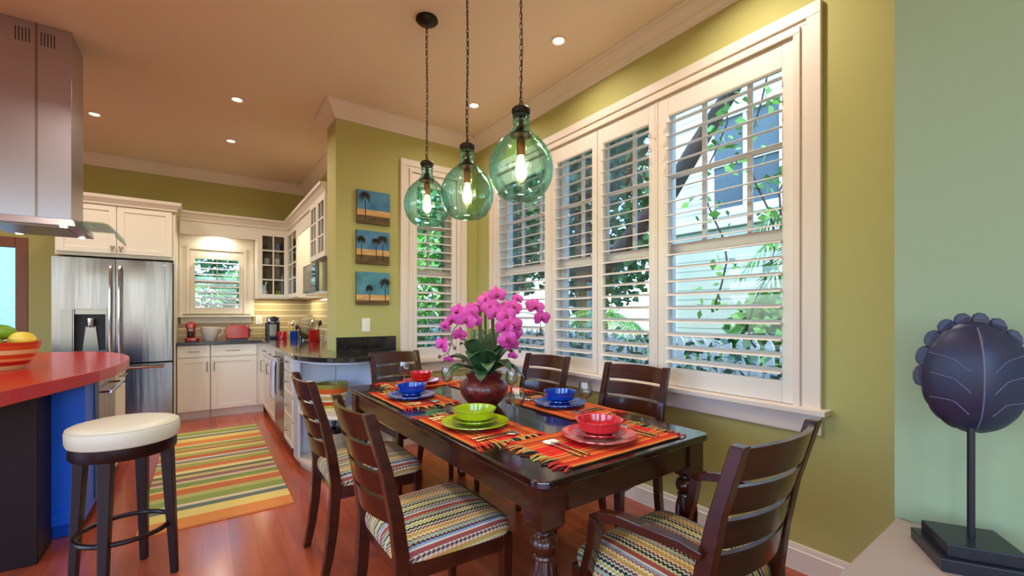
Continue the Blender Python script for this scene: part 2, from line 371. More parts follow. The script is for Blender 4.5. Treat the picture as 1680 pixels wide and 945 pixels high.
# ================================================================== SETTING
XW, YD, XE, XK, YK, ZC = 2.36, 3.92, 0.94, 1.22, 6.8, 3.07
XL, YR = -3.4, -2.6
G().box(XL-.2, XW+.2, YR-.2, YK+.2, -.12, 0).out('floor', 'floor', kind='structure')
G().box(XL-.2, XW+.2, YR-.2, YK+.2, ZC, ZC+.15).out('ceiling', 'ceil', kind='structure')
def wall_x(g, x0, x1, ya, yb, holes, z1=ZC):      # a wall standing along y with rectangular holes (y0,y1,z0,z1)
    y = ya
    for (h0, h1, z0, zz) in sorted(holes):
        g.box(x0, x1, y, h0, 0, z1); 
        if z0 > 0: g.box(x0, x1, h0, h1, 0, z0)
        g.box(x0, x1, h0, h1, zz, z1); y = h1
    g.box(x0, x1, y, yb, 0, z1); return g
def wall_y(g, y0, y1, xa, xb, holes, z1=ZC):
    x = xa
    for (h0, h1, z0, zz) in sorted(holes):
        g.box(x, h0, y0, y1, 0, z1)
        if z0 > 0: g.box(h0, h1, y0, y1, 0, z0)
        g.box(h0, h1, y0, y1, zz, z1); x = h1
    g.box(x, xb, y0, y1, 0, z1); return g
wall_x(G(), XW, XW+.18, .28, YD, [(.90, 3.52, .80, 2.60)]).out('wall_right', 'wall', kind='structure')
wall_y(G(), YD, YD+.32, XE, XW+.18, [(1.63, 2.11, .80, 2.60)]).out('wall_dining_back', 'wall', kind='structure')
G().box(XK, XK+.15, YD+.32, YK, 0, ZC).out('wall_kitchen_right', 'wall', kind='structure')
wall_y(G(), YK, YK+.18, XL, XK+.15, [(-2.35, -1.52, 0, 2.06), (-.13, .45, 1.24, 2.06)]).out('wall_kitchen_back', 'wall', kind='structure')
wall_x(G(), XL-.15, XL, YR, YK, [(-1.6, .6, .5, 2.5), (1.6, 4.4, 0.05, 2.5)]).out('wall_left', 'wall', kind='structure')
wall_y(G(), YR-.15, YR, XL, 1.25, [(-2.9, -1.2, .05, 2.5), (-.6, .9, .05, 2.5)]).out('wall_rear', 'wall', kind='structure')
G().box(1.25, XW+.18, YR, .28, 0, ZC).out('wall_sage', 'sage', kind='structure')
# crown moulding and baseboard
CR = [(0, ZC), (0, ZC-.125), (.010, ZC-.125), (.016, ZC-.108), (.030, ZC-.092), (.036, ZC-.070), (.062, ZC-.040), (.074, ZC-.030), (.078, ZC-.016), (.092, ZC-.012), (.092, ZC)]
G().sweep([(1.25, YR), (1.25, .28), (XW, .28), (XW, YD), (XE, YD), (XE, YD+.32), (XK, YD+.32), (XK, YK), (XL, YK), (XL, YR)], CR, closed=True).out('trim_1', 'trim', kind='structure')
BB = [(0, 0), (.018, 0), (.018, .098), (.012, .104), (.012, .110), (.009, .126), (0, .128)]
G().sweep([(XW, .28), (XW, YD), (1.5, YD)], BB).out('baseboard_right', 'trim', kind='structure')
G().sweep([(1.25, YR), (1.25, .28)], BB).out('baseboard_sage', 'trim', kind='structure')

# windows -----------------------------------------------------------
def casing_x(name, y0, y1, z0, z1):
    g = G(); x = XW
    for o, i, t in ((.115, .055, .030), (.055, .030, .020), (.030, .0, .034)):     # outer board, step, inner bead
        g.box(x-t, x, y0-o, y0-i, z0, z1+i); g.box(x-t, x, y1+i, y1+o, z0, z1+i)
        g.box(x-t, x, y0-o, y1+o, z1+i, z1+o)
    g.box(x-.085, x, y0-.15, y1+.15, z0-.022, z0+.004)            # stool
    g.box(x-.024, x, y0-.115, y1+.115, z0-.122, z0-.022)          # apron
    return g.out(name, 'trim', kind='structure', bevel=.003)
casing_x('trim_2', .90, 3.52, .80, 2.60)
g = G(); y = YD; X0, X1, Z0, Z1 = 1.63, 2.11, .80, 2.60
for o, i, t in ((.115, .055, .030), (.055, .030, .020), (.030, .0, .034)):
    g.box(X0-o, X0-i, y-t, y, Z0, Z1+i); g.box(X1+i, X1+o, y-t, y, Z0, Z1+i); g.box(X0-o, X1+o, y-t, y, Z1+i, Z1+o)
g.box(X0-.15, X1+.14, y-.085, y, Z0-.022, Z0+.004); g.box(X0-.115, X1+.115, y-.024, y, Z0-.122, Z0-.022)
g.out('trim_3', 'trim', kind='structure', bevel=.003)
def sash_x(n, y0, y1, z0, z1, muntin_n, x=XW+.10):
    w = thing('window_%d' % n, None, None, (x, (y0+y1)/2, z0), kind='structure')
    g = G(); f = .045; zm = 1.66
    g.box(x-.02, x+.05, y0, y0+f, z0, z1); g.box(x-.02, x+.05, y1-f, y1, z0, z1); g.box(x-.02, x+.05, y0+f, y1-f, z0, z0+.07); g.box(x-.02, x+.05, y0+f, y1-f, z1-.06, z1)
    g.box(x-.02, x+.03, y0+f, y1-f, zm-.035, zm+.03)
    g.box(XW+.001, x-.02, y0-.0, y0+.02, z0, z1); g.box(XW+.001, x-.02, y1-.02, y1, z0, z1)
    g.out('window_frame', 'shut', w)
    g = G()
    for k in range(1, muntin_n+1):
        yy = y0+(y1-y0)*k/(muntin_n+1); g.box(x+.0, x+.02, yy-.012, yy+.012, zm, z1)
    g.box(x+.001, x+.019, y0+f, y1-f, (zm+z1)/2-.012, (zm+z1)/2+.012)
    g.out('muntin', 'shut', w)
    G().box(x+.006, x+.011, y0+f*.5, y1-f*.5, z0+.03, z1-.03).out('pane', 'glass', w)
sash_x(1, .90, 1.70, .80, 2.60, 2); sash_x(2, 1.70, 2.71, .80, 2.60, 3); sash_x(3, 2.71, 3.52, .80, 2.60, 2)
w = thing('window_4', None, None, (1.87, YD+.14, .8), kind='structure'); yy = YD+.14
g = G(); g.box(1.63, 1.675, yy-.02, yy+.05, .8, 2.6).box(2.065, 2.11, yy-.02, yy+.05, .8, 2.6).box(1.675, 2.065, yy-.02, yy+.05, .8, .87).box(1.675, 2.065, yy-.02, yy+.05, 2.54, 2.6).box(1.675, 2.065, yy-.02, yy+.03, 1.625, 1.69)
g.out('window_frame', 'shut', w)
G().box(1.858, 1.882, yy, yy+.02, 1.69, 2.54).box(1.675, 2.065, yy+.001, yy+.019, 2.1, 2.124).out('muntin', 'shut', w)
G().box(1.65, 2.09, yy+.006, yy+.011, .83, 2.57).out('pane', 'glass', w)
def louvres(g, a0, a1, z0, z1, c, tilt, axis, pitch=.0795, w=.086, t=.009, flip=1):
    """elliptical slats spanning a0..a1 along `axis`, centred at c across it"""
    n = int(round((z1-z0)/pitch)); p = (z1-z0)/n
    for k in range(n):
        zc = z0+p*(k+.5); pts = []
        for q in range(10):
            a = 2*PI*q/10; u, v = w/2*math.cos(a), t/2*math.sin(a)
            pts.append((u*math.cos(tilt)-v*math.sin(tilt), u*math.sin(tilt)+v*math.cos(tilt)))
        if axis == 'y': ring = lambda s_: [g.b.verts.new((c+a*flip, s_, zc+b)) for a, b in pts]
        else: ring = lambda s_: [g.b.verts.new((s_, c+a*flip, zc+b)) for a, b in pts]
        r0, r1 = ring(a0), ring(a1)
        g.b.faces.new(r0); g.b.faces.new(r1[::-1])
        for q in range(10): g.b.faces.new((r0[q], r0[(q+1) % 10], r1[(q+1) % 10], r1[q]))
    return g
SHG = 'white plantation shutters on the dining room windows'
def shutter_x(y0, y1, s0, s1, label, tilt=math.radians(15), hinge=None):
    x = XW-.004; r = thing('plantation_shutter', label, 'shutter', (x, (y0+y1)/2, .802), group=SHG)
    z0, z1 = .806, 2.597
    g = G(); g.box(x-.014, x+.014, y0, s0, z0, z1).box(x-.014, x+.014, s1, y1, z0, z1).box(x-.013, x+.013, s0, s1, z0, .915).box(x-.013, x+.013, s0, s1, 2.475, z1)
    g.out('shutter_frame', 'shut', r, bevel=.003)
    louvres(G(), s0-.002, s1+.002, .92, 2.47, x, tilt, 'y').out('louvers', 'shut', r, smooth=True)
    for yh in hinge or ():
        for zz in (1.0, 1.7, 2.4): G().tube([(x-.018, yh, zz-.035), (x-.018, yh, zz+.035)], .005, 8).out('hinge', 'shut', r)
shutter_x(.904, 1.672, .955, 1.600, 'wide white shutter panel at the camera end of the big window', hinge=(.902,))
shutter_x(1.694, 2.186, 1.742, 2.133, 'narrow white shutter panel beside the widest panel, second from the camera end', hinge=(1.69,))
shutter_x(2.192, 2.690, 2.241, 2.640, 'narrow white shutter panel third from the camera end of the big window', hinge=())
shutter_x(2.735, 3.516, 2.786, 3.463, 'wide white shutter panel nearest the room corner, behind the orchid', hinge=(3.518,))
G().box(XW-.02, XW+.02, 1.674, 1.692, .806, 2.597).box(XW-.02, XW+.02, 2.692, 2.733, .806, 2.597).out('trim_4', 'trim', kind='structure')
y = YD-.004
r = thing('plantation_shutter', 'tall narrow white shutter on the back wall beside the palm paintings', 'shutter', (1.87, y, .802), group=SHG)
G().box(1.634, 1.682, y-.014, y+.014, .806, 2.597).box(2.056, 2.106, y-.014, y+.014, .806, 2.597).box(1.682, 2.056, y-.013, y+.013, .806, .92).box(1.682, 2.056, y-.013, y+.013, 2.475, 2.597).out('shutter_frame', 'shut', r, bevel=.003)
louvres(G(), 1.680, 2.058, .925, 2.47, y, math.radians(18), 'x').out('louvers', 'shut', r, smooth=True)

# kitchen window -----------------------------------------------------
g = G(); y = YK
for o, i, t in ((.10, .03, .03), (.03, .0, .045)):
    g.box(-.13-o, -.13-i, y-t, y, 1.24, 2.06+i); g.box(.45+i, .45+o, y-t, y, 1.24, 2.06+i); g.box(-.13-o, .45+o, y-t, y, 2.06+i, 2.06+o+.02)
g.box(-.243, -.20, y-.02, y-.0005, 1.225, 2.40).box(.52, .57, y-.02, y-.0005, 1.225, 2.40).box(-.20, .52, y-.02, y-.0005, 2.17, 2.40); g.box(-.25, .57, y-.10, y, 1.20, 1.225); g.box(-.22, .54, y-.03, y, 1.12, 1.20)
g.out('trim_5', 'cab', kind='structure', bevel=.003)
w = thing('window_5', None, None, (.16, YK+.1, 1.24), kind='structure')
G().box(-.13, -.09, YK+.08, YK+.13, 1.24, 2.06).box(.41, .45, YK+.08, YK+.13, 1.24, 2.06).box(-.09, .41, YK+.08, YK+.13, 1.24, 1.29).box(-.09, .41, YK+.08, YK+.13, 2.01, 2.06).box(-.09, .41, YK+.08, YK+.12, 1.64, 1.68).box(.15, .17, YK+.09, YK+.11, 1.68, 2.01).out('window_frame', 'shut', w)
G().box(-.11, .43, YK+.10, YK+.105, 1.26, 2.04).out('pane', 'glass', w)
y = YK-.02
r = thing('plantation_shutter', 'small white shutter of five wide louvers over the kitchen counter', 'shutter', (.16, y, 1.24))
G().box(-.128, -.075, y-.014, y+.014, 1.243, 2.057).box(.395, .448, y-.014, y+.014, 1.243, 2.057).box(-.075, .395, y-.013, y+.013, 1.243, 1.325).box(-.075, .395, y-.013, y+.013, 1.945, 2.057).out('shutter_frame', 'cab', r, bevel=.003)
louvres(G(), -.077, .397, 1.328, 1.942, y, math.radians(16), 'x', pitch=.077).out('louvers', 'shut', r, smooth=True)
# back door at the left
d = thing('door_1', None, None, (-1.9, YK, 0), kind='structure')
G().box(-2.35, -1.52, YK-.005, YK+.05, 0, .25).box(-2.35, -2.23, YK-.005, YK+.05, .25, 2.06).box(-1.615, -1.52, YK-.005, YK+.05, .25, 2.06).box(-2.23, -1.615, YK-.005, YK+.05, 1.95, 2.06).out('door_leaf', 'doorwood', d, bevel=.004)
G().box(-2.23, -1.615, YK+.012, YK+.03, .25, 1.95).out('pane', 'frost', d)
G().tube([(-2.28, YK-.05, 1.02), (-2.17, YK-.05, 1.02)], .01).tube([(-2.28, YK-.05, 1.02), (-2.28, YK, 1.02)], .01).out('door_handle', 'nickel', d)

# ================================================================== LIGHTS IN THE ROOM
def downlight(x, y, label, lamp=True, power=1.0):
    r = thing('recessed_downlight', label, 'ceiling light', (x, y, ZC), group='recessed downlights in the ceiling')
    g = G(); g.open = True
    g.lathe([(.050, ZC-.001), (.050, ZC-.006), (.044, ZC-.007), (.034, ZC-.001)], x, y, 0, 24).out('rim', 'canrim', r, smooth=True)
    G().lathe([(0, ZC-.002), (.033, ZC-.002), (.033, ZC-.003), (0, ZC-.003)], x, y, 0, 20).out('lamp', 'canlamp', r)
    ld = bpy.data.lights.new('downlight_lamp', 'AREA'); ld.shape = 'DISK'; ld.size = .07; ld.energy = CAN_POWER*power; ld.color = WARM; ld.spread = math.radians(150)
    lo = bpy.data.objects.new('downlight_lamp', ld); COL.objects.link(lo); lo.location = (x, y, ZC-.008)
downlight(-.80, 5.42, 'recessed downlight nearest the range hood chimney')
downlight(.24, 4.34, 'recessed downlight over the kitchen aisle, nearer one', power=1.2)
downlight(.245, 5.42, 'recessed downlight over the kitchen aisle, nearer the back wall')
downlight(1.93, 3.25, 'recessed downlight between the middle and right pendant chains', power=.7)
downlight(1.93, 2.15, 'recessed downlight right of the pendants, near the big window', power=.7)
for x, y, w_ in ((1.93, 1.05, 'over the near end of the table by the big window'), (.24, 1.5, 'above the aisle beside the table'), (-.9, 2.2, 'before the island, clear of the hood'), (-1.9, 5.4, 'in the corner by the brown door'), (-1.9, 4.0, 'left of the range hood'), (-1.0, -.6, 'behind the stool side of the room'), (.4, -1.0, 'near the rear glass doors'), (-2.4, 1.2, 'by the left windows')):  # extra cans out of view, added only to brighten the room
    downlight(x, y, 'added unseen fill downlight '+w_, power=1.1)
# daylight portals in the openings behind the camera and at the left
for (x, y, z, sx, sy, rot) in ((XL-.07, -.5, 1.5, 2.2, 2.0, (PI/2, 0, -PI/2)), (XL-.07, 3.0, 1.27, 2.8, 2.45, (PI/2, 0, -PI/2)), (-2.05, YR-.07, 1.27, 1.7, 2.45, (PI/2, 0, 0)), (.15, YR-.07, 1.27, 1.5, 2.45, (PI/2, 0, 0)),
                               (XW+.17, 2.2, 1.7, 2.6, 1.8, (PI/2, 0, PI/2))):
    ld = bpy.data.lights.new('daylight_opening', 'AREA'); ld.shape = 'RECTANGLE'; ld.size = sx; ld.size_y = sy; ld.cycles.is_portal = True
    lo = bpy.data.objects.new('daylight_opening', ld); COL.objects.link(lo); lo.location = (x, y, z); lo.rotation_euler = rot

# ================================================================== DINING TABLE
TX, TY, TZ = 1.2375, 1.965, .76
HX, HY = .4525, 1.015
def rrect(x0, x1, y0, y1, r, n=6):
    p = []
    for cx, cy, a0 in ((x1-r, y0+r, -PI/2), (x1-r, y1-r, 0), (x0+r, y1-r, PI/2), (x0+r, y0+r, PI)):
        for k in range(n+1): a = a0+PI/2*k/n; p.append((cx+r*math.cos(a), cy+r*math.sin(a)))
    return p
tb = thing('dining_table', 'dark wood dining table with turned fluted legs, set for six', 'table', (TX, TY, 0))
G().prism(rrect(TX-HX, TX+HX, TY-HY, TY+HY, .045), TZ-.026, TZ).out('tabletop', 'woodtop', tb, bevel=.006, seg=3)
a = .035
g = G(); g.box(TX-HX+a, TX-HX+a+.022, TY-HY+.1, TY+HY-.1, TZ-.125, TZ-.026).box(TX+HX-a-.022, TX+HX-a, TY-HY+.1, TY+HY-.1, TZ-.125, TZ-.026)
g.box(TX-HX+.1, TX+HX-.1, TY-HY+a, TY-HY+a+.022, TZ-.125, TZ-.026).box(TX-HX+.1, TX+HX-.1, TY+HY-a-.022, TY+HY-a, TZ-.125, TZ-.026)
g.out('apron', 'wood', tb, bevel=.003)
for sx_ in (-1, 1):
    for sy_ in (-1, 1):
        cx, cy = TX+sx_*(HX-.070), TY+sy_*(HY-.070); q = .046
        g = G()
        def sq(h, z): return [(cx-h, cy-h, z), (cx+h, cy-h, z), (cx+h, cy+h, z), (cx-h, cy+h, z)]
        g.hexa(sq(q, .605), sq(q, TZ-.026)); g.hexa(sq(q*.62, .585), sq(q, .605))
        prof = [(.028, .588), (.030, .580), (.026, .574), (.040, .562), (.044, .545), (.040, .528), (.028, .516), (.034, .512), (.036, .505), (.032, .498), (.040, .470), (.044, .44), (.040, .36), (.032, .20), (.027, .12), (.026, .10), (.036, .095), (.036, .08), (.028, .07), (.036, .045), (.033, .02), (.020, 0)]
        g.lathe(prof, cx, cy, 0, 32, flute=(0, .12, .48, .10))
        g.out('leg', 'wood', tb, smooth=True)

# ================================================================== CHAIRS
CG = 'dark wood slat back dining chairs round the table'
def make_chair(label, arm=False, wf=.235, wb=.215):
    r = thing('dining_chair', label, 'chair', (0, 0, 0), group=CG, world=False)
    wd = .0
    Z = [0, .12, .25, .40, .47, .60, .75, .94]; Xp = [-.255, -.232, -.215, -.205, -.205, -.222, -.254, -.310]
    yb = wb-.02
    for s_ in (-1, 1):
        g = G(); rs = []
        for z, x in zip(Z, Xp):
            hw = .015 if z < .1 else .018; hd = .017+.007*math.sin(PI*min(1, z/.8))
            rs.append([g.b.verts.new((x+dx*hd, s_*yb+dy*hw, z)) for dx, dy in ((-1, -1), (1, -1), (1, 1), (-1, 1))])
        for A, B in zip(rs, rs[1:]):
            for k in range(4): g.b.faces.new((A[k], A[(k+1) % 4], B[(k+1) % 4], B[k]))
        g.b.faces.new(rs[0][::-1]); g.b.faces.new(rs[-1]); g.out('back_post', 'wood', r, bevel=.003)
    def xback(z):
        for (z0, x0), (z1, x1) in zip(zip(Z, Xp), zip(Z[1:], Xp[1:])):
            if z0 <= z <= z1: return x0+(x1-x0)*(z-z0)/(z1-z0)
        return Xp[-1]
    for z0, z1 in ((.846, .930), (.754, .829), (.661, .737), (.566, .644)):
        g = G(); n = 12; yw = yb-.010; ring = []
        for i in range(n+1):
            y_ = -yw+2*yw*i/n; bow = -.042*(1-(y_/yw)**2); ze = z1 + (.006*(1-(y_/yw)**2) if z1 > .9 else 0)
            ring.append([g.b.verts.new(p) for p in ((xback(z0)+bow-.008, y_, z0), (xback(z0)+bow+.008, y_, z0), (xback(z1)+bow+.008, y_, ze), (xback(z1)+bow-.008, y_, ze))])
        for A, B in zip(ring, ring[1:]):
            for k in range(4): g.b.faces.new((A[k], A[(k+1) % 4], B[(k+1) % 4], B[k]))
        g.b.faces.new(ring[0][::-1]); g.b.faces.new(ring[-1]); g.out('back_slat', 'wood', r, smooth=True)
    # seat rails
    xf, xb_ = .215, -.20
    g = G()
    g.hexa([(xf-.022, -wf+.01, .375), (xf, -wf+.01, .375), (xf, wf-.01, .375), (xf-.022, wf-.01, .375)], [(xf-.022, -wf+.01, .432), (xf, -wf+.01, .432), (xf, wf-.01, .432), (xf-.022, wf-.01, .432)])
    g.box(xb_, xb_+.022, -yb, yb, .375, .432)
    for s_ in (-1, 1):
        a0, a1 = s_*(yb-.01), s_*(yb+.010); b0, b1 = s_*(wf-.030), s_*(wf-.008)
        lo = [(xb_, a0, .375), (xf-.01, b0, .375), (xf-.01, b1, .375), (xb_, a1, .375)]
        if s_ < 0: lo = lo[::-1]
        g.hexa(lo, [(x, y_, .432) for x, y_, _ in lo])
    g.out('seat_frame', 'wood', r, bevel=.002)
    for s_ in (-1, 1):
        cx, cy = xf-.018, s_*(wf-.024)
        G().hexa([(cx-.013, cy-.013, 0), (cx+.013, cy-.013, 0), (cx+.013, cy+.013, 0), (cx-.013, cy+.013, 0)], [(cx-.021, cy-.021, .43), (cx+.021, cy-.021, .43), (cx+.021, cy+.021, .43), (cx-.021, cy+.021, .43)]).out('leg', 'wood', r, bevel=.003)
    # cushion: superellipse outline, domed
    g = G(); nr, na = 7, 44; rings = []
    def outline(a):
        c_, s_ = math.cos(a), math.sin(a); e = .28
        x = .222*math.copysign(abs(c_)**e, c_); y_ = math.copysign(abs(s_)**e, s_); t = (x+.222)/.444
        return x+.008, y_*((wb-.012)*(1-t)+wf*t)
    for k in range(nr+1):
        f_ = [1, 1.012, 1.0, .93, .8, .55, .28, 0][k]; z = [.430, .445, .468, .487, .500, .508, .511, .512][k]
        if k == nr: rings.append([g.b.verts.new((.008, 0, z))]); break
        rings.append([g.b.verts.new((outline(2*PI*i/na)[0]*f_, outline(2*PI*i/na)[1]*f_, z)) for i in range(na)])
    for A, B in zip(rings, rings[1:]):
        for i in range(na):
            j = (i+1) % na
            if len(B) == 1: g.b.faces.new((A[i], A[j], B[0]))
            else: g.b.faces.new((A[i], A[j], B[j], B[i]))
    g.b.faces.new(rings[0][::-1])
    g.out('seat_cushion', 'zig', r, smooth=True)
    if arm:
        for s_ in (-1, 1):
            yy_ = s_*(wf+.012)
            pts = [(-.228, s_*(yb+.02), .650), (-.17, s_*(yb+.03), .662), (-.08, yy_, .668), (.0, yy_, .664), (.07, yy_, .648), (.105, yy_, .628)]
            G().tube(pts, [.022, .024, .026, .027, .027, .024], 4, flat=(.95, .75)).out('armrest', 'wood', r, bevel=.003)
            G().tube([(.145, yy_, .375), (.135, yy_, .45), (.105, yy_, .55), (.092, yy_, .632)], [.024, .025, .026, .027], 4, flat=(1, .8)).out('arm_support', 'wood', r, bevel=.003)
    return r
ch = make_chair('dark slat back chair on the kitchen side, next to the green place setting')
ch.location = (.725, 1.535, 0)
for x, y, a, lab in ((.71, 2.32, 0, 'dark slat back chair on the kitchen side of the table, beside the striped bowl shelf'),
                     (1.30, 3.09, -PI/2+.10, 'dark slat back chair at the far head of the table by the black backsplash'),
                     (1.815, 1.63, PI+.13, 'dark slat back chair under the big window beside the near blue bowl setting'),
                     (1.79, 2.42, PI+.13, 'dark slat back chair under the big window next to the orchid')):
    c = copy_tree(ch); c.location = (x, y, 0); c.rotation_euler = (0, 0, a); c['label'] = lab
ar = make_chair('dark wood armchair at the near head of the table, back to the camera', arm=True, wf=.255, wb=.232)
ar.location = (1.235, .815, 0); ar.rotation_euler = (0, 0, PI/2)

# ================================================================== PLACE SETTINGS
MZ = TZ+.004
def make_mat(label, x, y, rz, L_=.50, Wd=.33):
    r = thing('placemat', label, 'placemat', (x, y, TZ), rz, group='woven orange placemats on the table', world=False)
    # local x = length of the mat, stripes run along it (vary along local y)
    g = G(); n = 20
    def top(u, v): x_ = -L_/2+L_*u; return (x_, -Wd/2+Wd*v, .004+.0012*math.sin(x_*40+v*7)*.5)
    g.grid(top, n, 10); g.out('woven_cloth', 'mat', r, solid=.004)
    cols = ('fr_red', 'fr_olive', 'fr_teal', 'fr_orange', 'fr_black')
    for end in (-1, 1):
        nt_ = 24
        for k in range(nt_):
            t = (k+.5)/nt_; c = cols[0] if (t < .2 or t > .85) else cols[(1, 1, 3, 1, 2, 4, 1, 3)[k % 8]]
            y0 = -Wd/2+Wd*t; x0 = end*L_/2; ln = random.uniform(.035, .06); dy = random.uniform(-.016, .016)
            G().tube([(x0-end*.006, y0, .005), (x0+end*ln*.4, y0+dy*.3, .009), (x0+end*ln*.75, y0+dy, .006), (x0+end*ln, y0+dy*1.1, .003)], [.0024, .003, .0028, .0035], 5).out('tassel', c, r, smooth=True)
    return r
for k, v in (('fr_red', (206, 50, 34)), ('fr_olive', (190, 176, 96)), ('fr_teal', (26, 66, 62)), ('fr_orange', (222, 120, 52)), ('fr_black', (40, 34, 30))): M[k] = mat('fringe_'+k[3:], v, .95)
# centres and facing (direction from the diner towards the table middle)
SET = dict(L1=((.955, 1.60), 0, 'bgreen', 'chartreuse green'), L2=((.975, 2.34), 0, 'bblue', 'blue'), N=((1.245, 1.155), PI/2, 'bpink', 'red'),
           R1=((1.525, 1.69), PI, 'bblue', 'blue'), R2=((1.51, 2.42), PI, 'byellow', 'yellow'), F=((1.235, 2.80), -PI/2, 'bred', 'red'))
WHERE = dict(L1='on the kitchen side', L2='on the kitchen side', N='before the armchair', R1='on the window side', R2='behind the orchid pot', F='at the far head')
SIZ = dict(L1=.145, L2=.135, N=.145, R1=.135, R2=.125, F=.125)
def prof_plate(R): return [(0, .004), (R*.55, .004), (R*.60, .002), (R*.62, .006), (R*.92, .016), (R, .020), (R*.995, .0235), (R*.9, .020), (R*.64, .011), (R*.58, .009), (0, .009)]
def prof_bowl(R, H): return [(0, 0), (R*.56, 0), (R*.58, .006), (R*.78, .010), (R*.89, H*.32), (R*.95, H*.84), (R*1.03, H*.92), (R*1.03, H), (R*.93, H*.96), (R*.86, H*.4), (R*.66, .016), (0, .012)]
for k, ((x, y), a, m_, cn) in SET.items():
    R = SIZ[k]
    # mats
    if k in ('L1', 'L2'): make_mat('orange striped placemat under the %s bowl, %s' % (cn, WHERE[k]), x+.005, y, -PI/2 if k == 'L1' else -PI/2, .50)
    if k in ('R1', 'R2'): make_mat('orange striped placemat under the %s bowl, %s' % (cn, WHERE[k]), x+.005, y-(.01 if k == 'R1' else .07), PI/2, .50 if k == 'R1' else .44)
    if k == 'N': make_mat('orange striped placemat under the red bowl at the near head', x-.01, y-.005, 0, .58)
    if k == 'F': make_mat('orange striped placemat under the red bowl at the far head', x, y, PI, .44, .30)
    o = G(); o.lathe(prof_plate(R), 0, 0, 0, 48); o = o.out('dinner_plate', m_, smooth=True); o.location = (x, y, TZ+.006)
    tag(o, '%s dinner plate %s' % (cn, WHERE[k]), 'plate', 'dinner plates on the placemats')
    o = G(); o.lathe(prof_plate(R*.68), 0, 0, 0, 48); o = o.out('salad_plate', m_, smooth=True); o.location = (x, y, TZ+.018)
    tag(o, 'small %s plate between bowl and dinner plate %s' % (cn, WHERE[k]), 'plate', 'salad plates under the bowls')
    o = G(); o.lathe(prof_bowl(R*.61, .055), 0, 0, 0, 48); o = o.out('bowl', m_, smooth=True); o.location = (x, y, TZ+.0285)
    tag(o, '%s ceramic bowl on two plates, %s' % (cn, WHERE[k]), 'bowl', 'bowls of the place settings')
def utensil(kind, x, y, rz, lab):
    r = thing(kind, lab, kind, (x, y, TZ+.0075), rz, group='cutlery on the placemats', world=False)
    hl = .10
    G().tube([(-.10, 0, .002), (-.06, 0, .0035), (.0, 0, .003)], [.006, .0065, .0045], 8, flat=(1, .5)).out('handle', 'gold', r, smooth=True)
    if kind == 'knife':
        G().prism([(0, -.006), (.085, -.008), (.10, .002), (.095, .006), (0, .005)], .0015, .0035).out('blade', 'cutlery', r)
    if kind == 'spoon':
        g = G(); g.tube([(0, 0, .003), (.045, 0, .004)], [.0045, .003], 8, flat=(1, .6)); g.ball((.072, 0, .005), .02, 16, 8, (1.45, 1, .22)); g.out('spoon_bowl', 'cutlery', r, smooth=True)
    if kind == 'fork':
        g = G(); g.tube([(0, 0, .003), (.045, 0, .004)], [.0045, .003], 8, flat=(1, .6)); g.prism([(.045, -.003), (.055, -.011), (.068, -.012), (.068, .012), (.055, .011), (.045, .003)], .003, .0055)
        for q in (-.0105, -.0035, .0035, .0105): g.tube([(.066, q, .0045), (.098, q, .0065)], .0016, 5)
        g.out('tines', 'cutlery', r)
    return r
def at(k, f_, l_):   # forward (towards table middle), left offset from the plate centre
    (x, y), a, *_ = SET[k]; return x+f_*math.cos(a)-l_*math.sin(a), y+f_*math.sin(a)+l_*math.cos(a), a
for k in ('L1', 'L2', 'N', 'R1', 'F'):
    R = SIZ[k]+.03
    t = {'L1': 'green', 'L2': 'kitchen side blue', 'N': 'near red', 'R1': 'window side blue', 'F': 'far red'}[k]
    x, y, a = at(k, -.02, -R); utensil('knife', x, y, a, 'steel knife by the %s plate' % t)
    x, y, a = at(k, -.02, -R-.032); utensil('spoon', x, y, a, 'steel spoon by the %s plate, outside the knife' % t)
    x, y, a = at(k, -.02, R+.002); utensil('fork', x, y, a, 'steel fork by the %s plate, inner one' % t)
    x, y, a = at(k, -.02, R+.034); utensil('fork', x, y, a, 'steel fork by the %s plate, outer one' % t)
def wineglass(x, y, lab, z=TZ, s_=1):
    o = G(); o.open = True
    o.lathe([(0, .0015), (.030, .0015), (.032, .003), (.028, .005), (.006, .010), (.0035, .020), (.0035, .075), (.008, .085), (.024, .098), (.032, .115), (.034, .132), (.032, .150), (.029, .172), (.028, .172), (.031, .150), (.0325, .132), (.0305, .115), (.022, .100), (.006, .090), (0, .089)], 0, 0, 0, 28)
    o = o.out('wine_glass', 'wine', smooth=True); o.location = (x, y, z+.0005); o.scale = (s_, s_, s_)
    return tag(o, lab, 'glass', 'stemmed glasses on the table')
wineglass(1.10, 1.49, 'clear wine glass standing between the green bowl and the orchid pot')
wineglass(1.385, 1.93, 'clear wine glass right of the orchid pot by the window side blue plate')
wineglass(1.44, 1.42, 'clear wine glass behind the near red bowl')
wineglass(1.165, 2.27, 'clear wine glass left of the orchid pot by the kitchen side blue bowl')
wineglass(1.08, 2.72, 'clear wine glass beside the far red bowl')

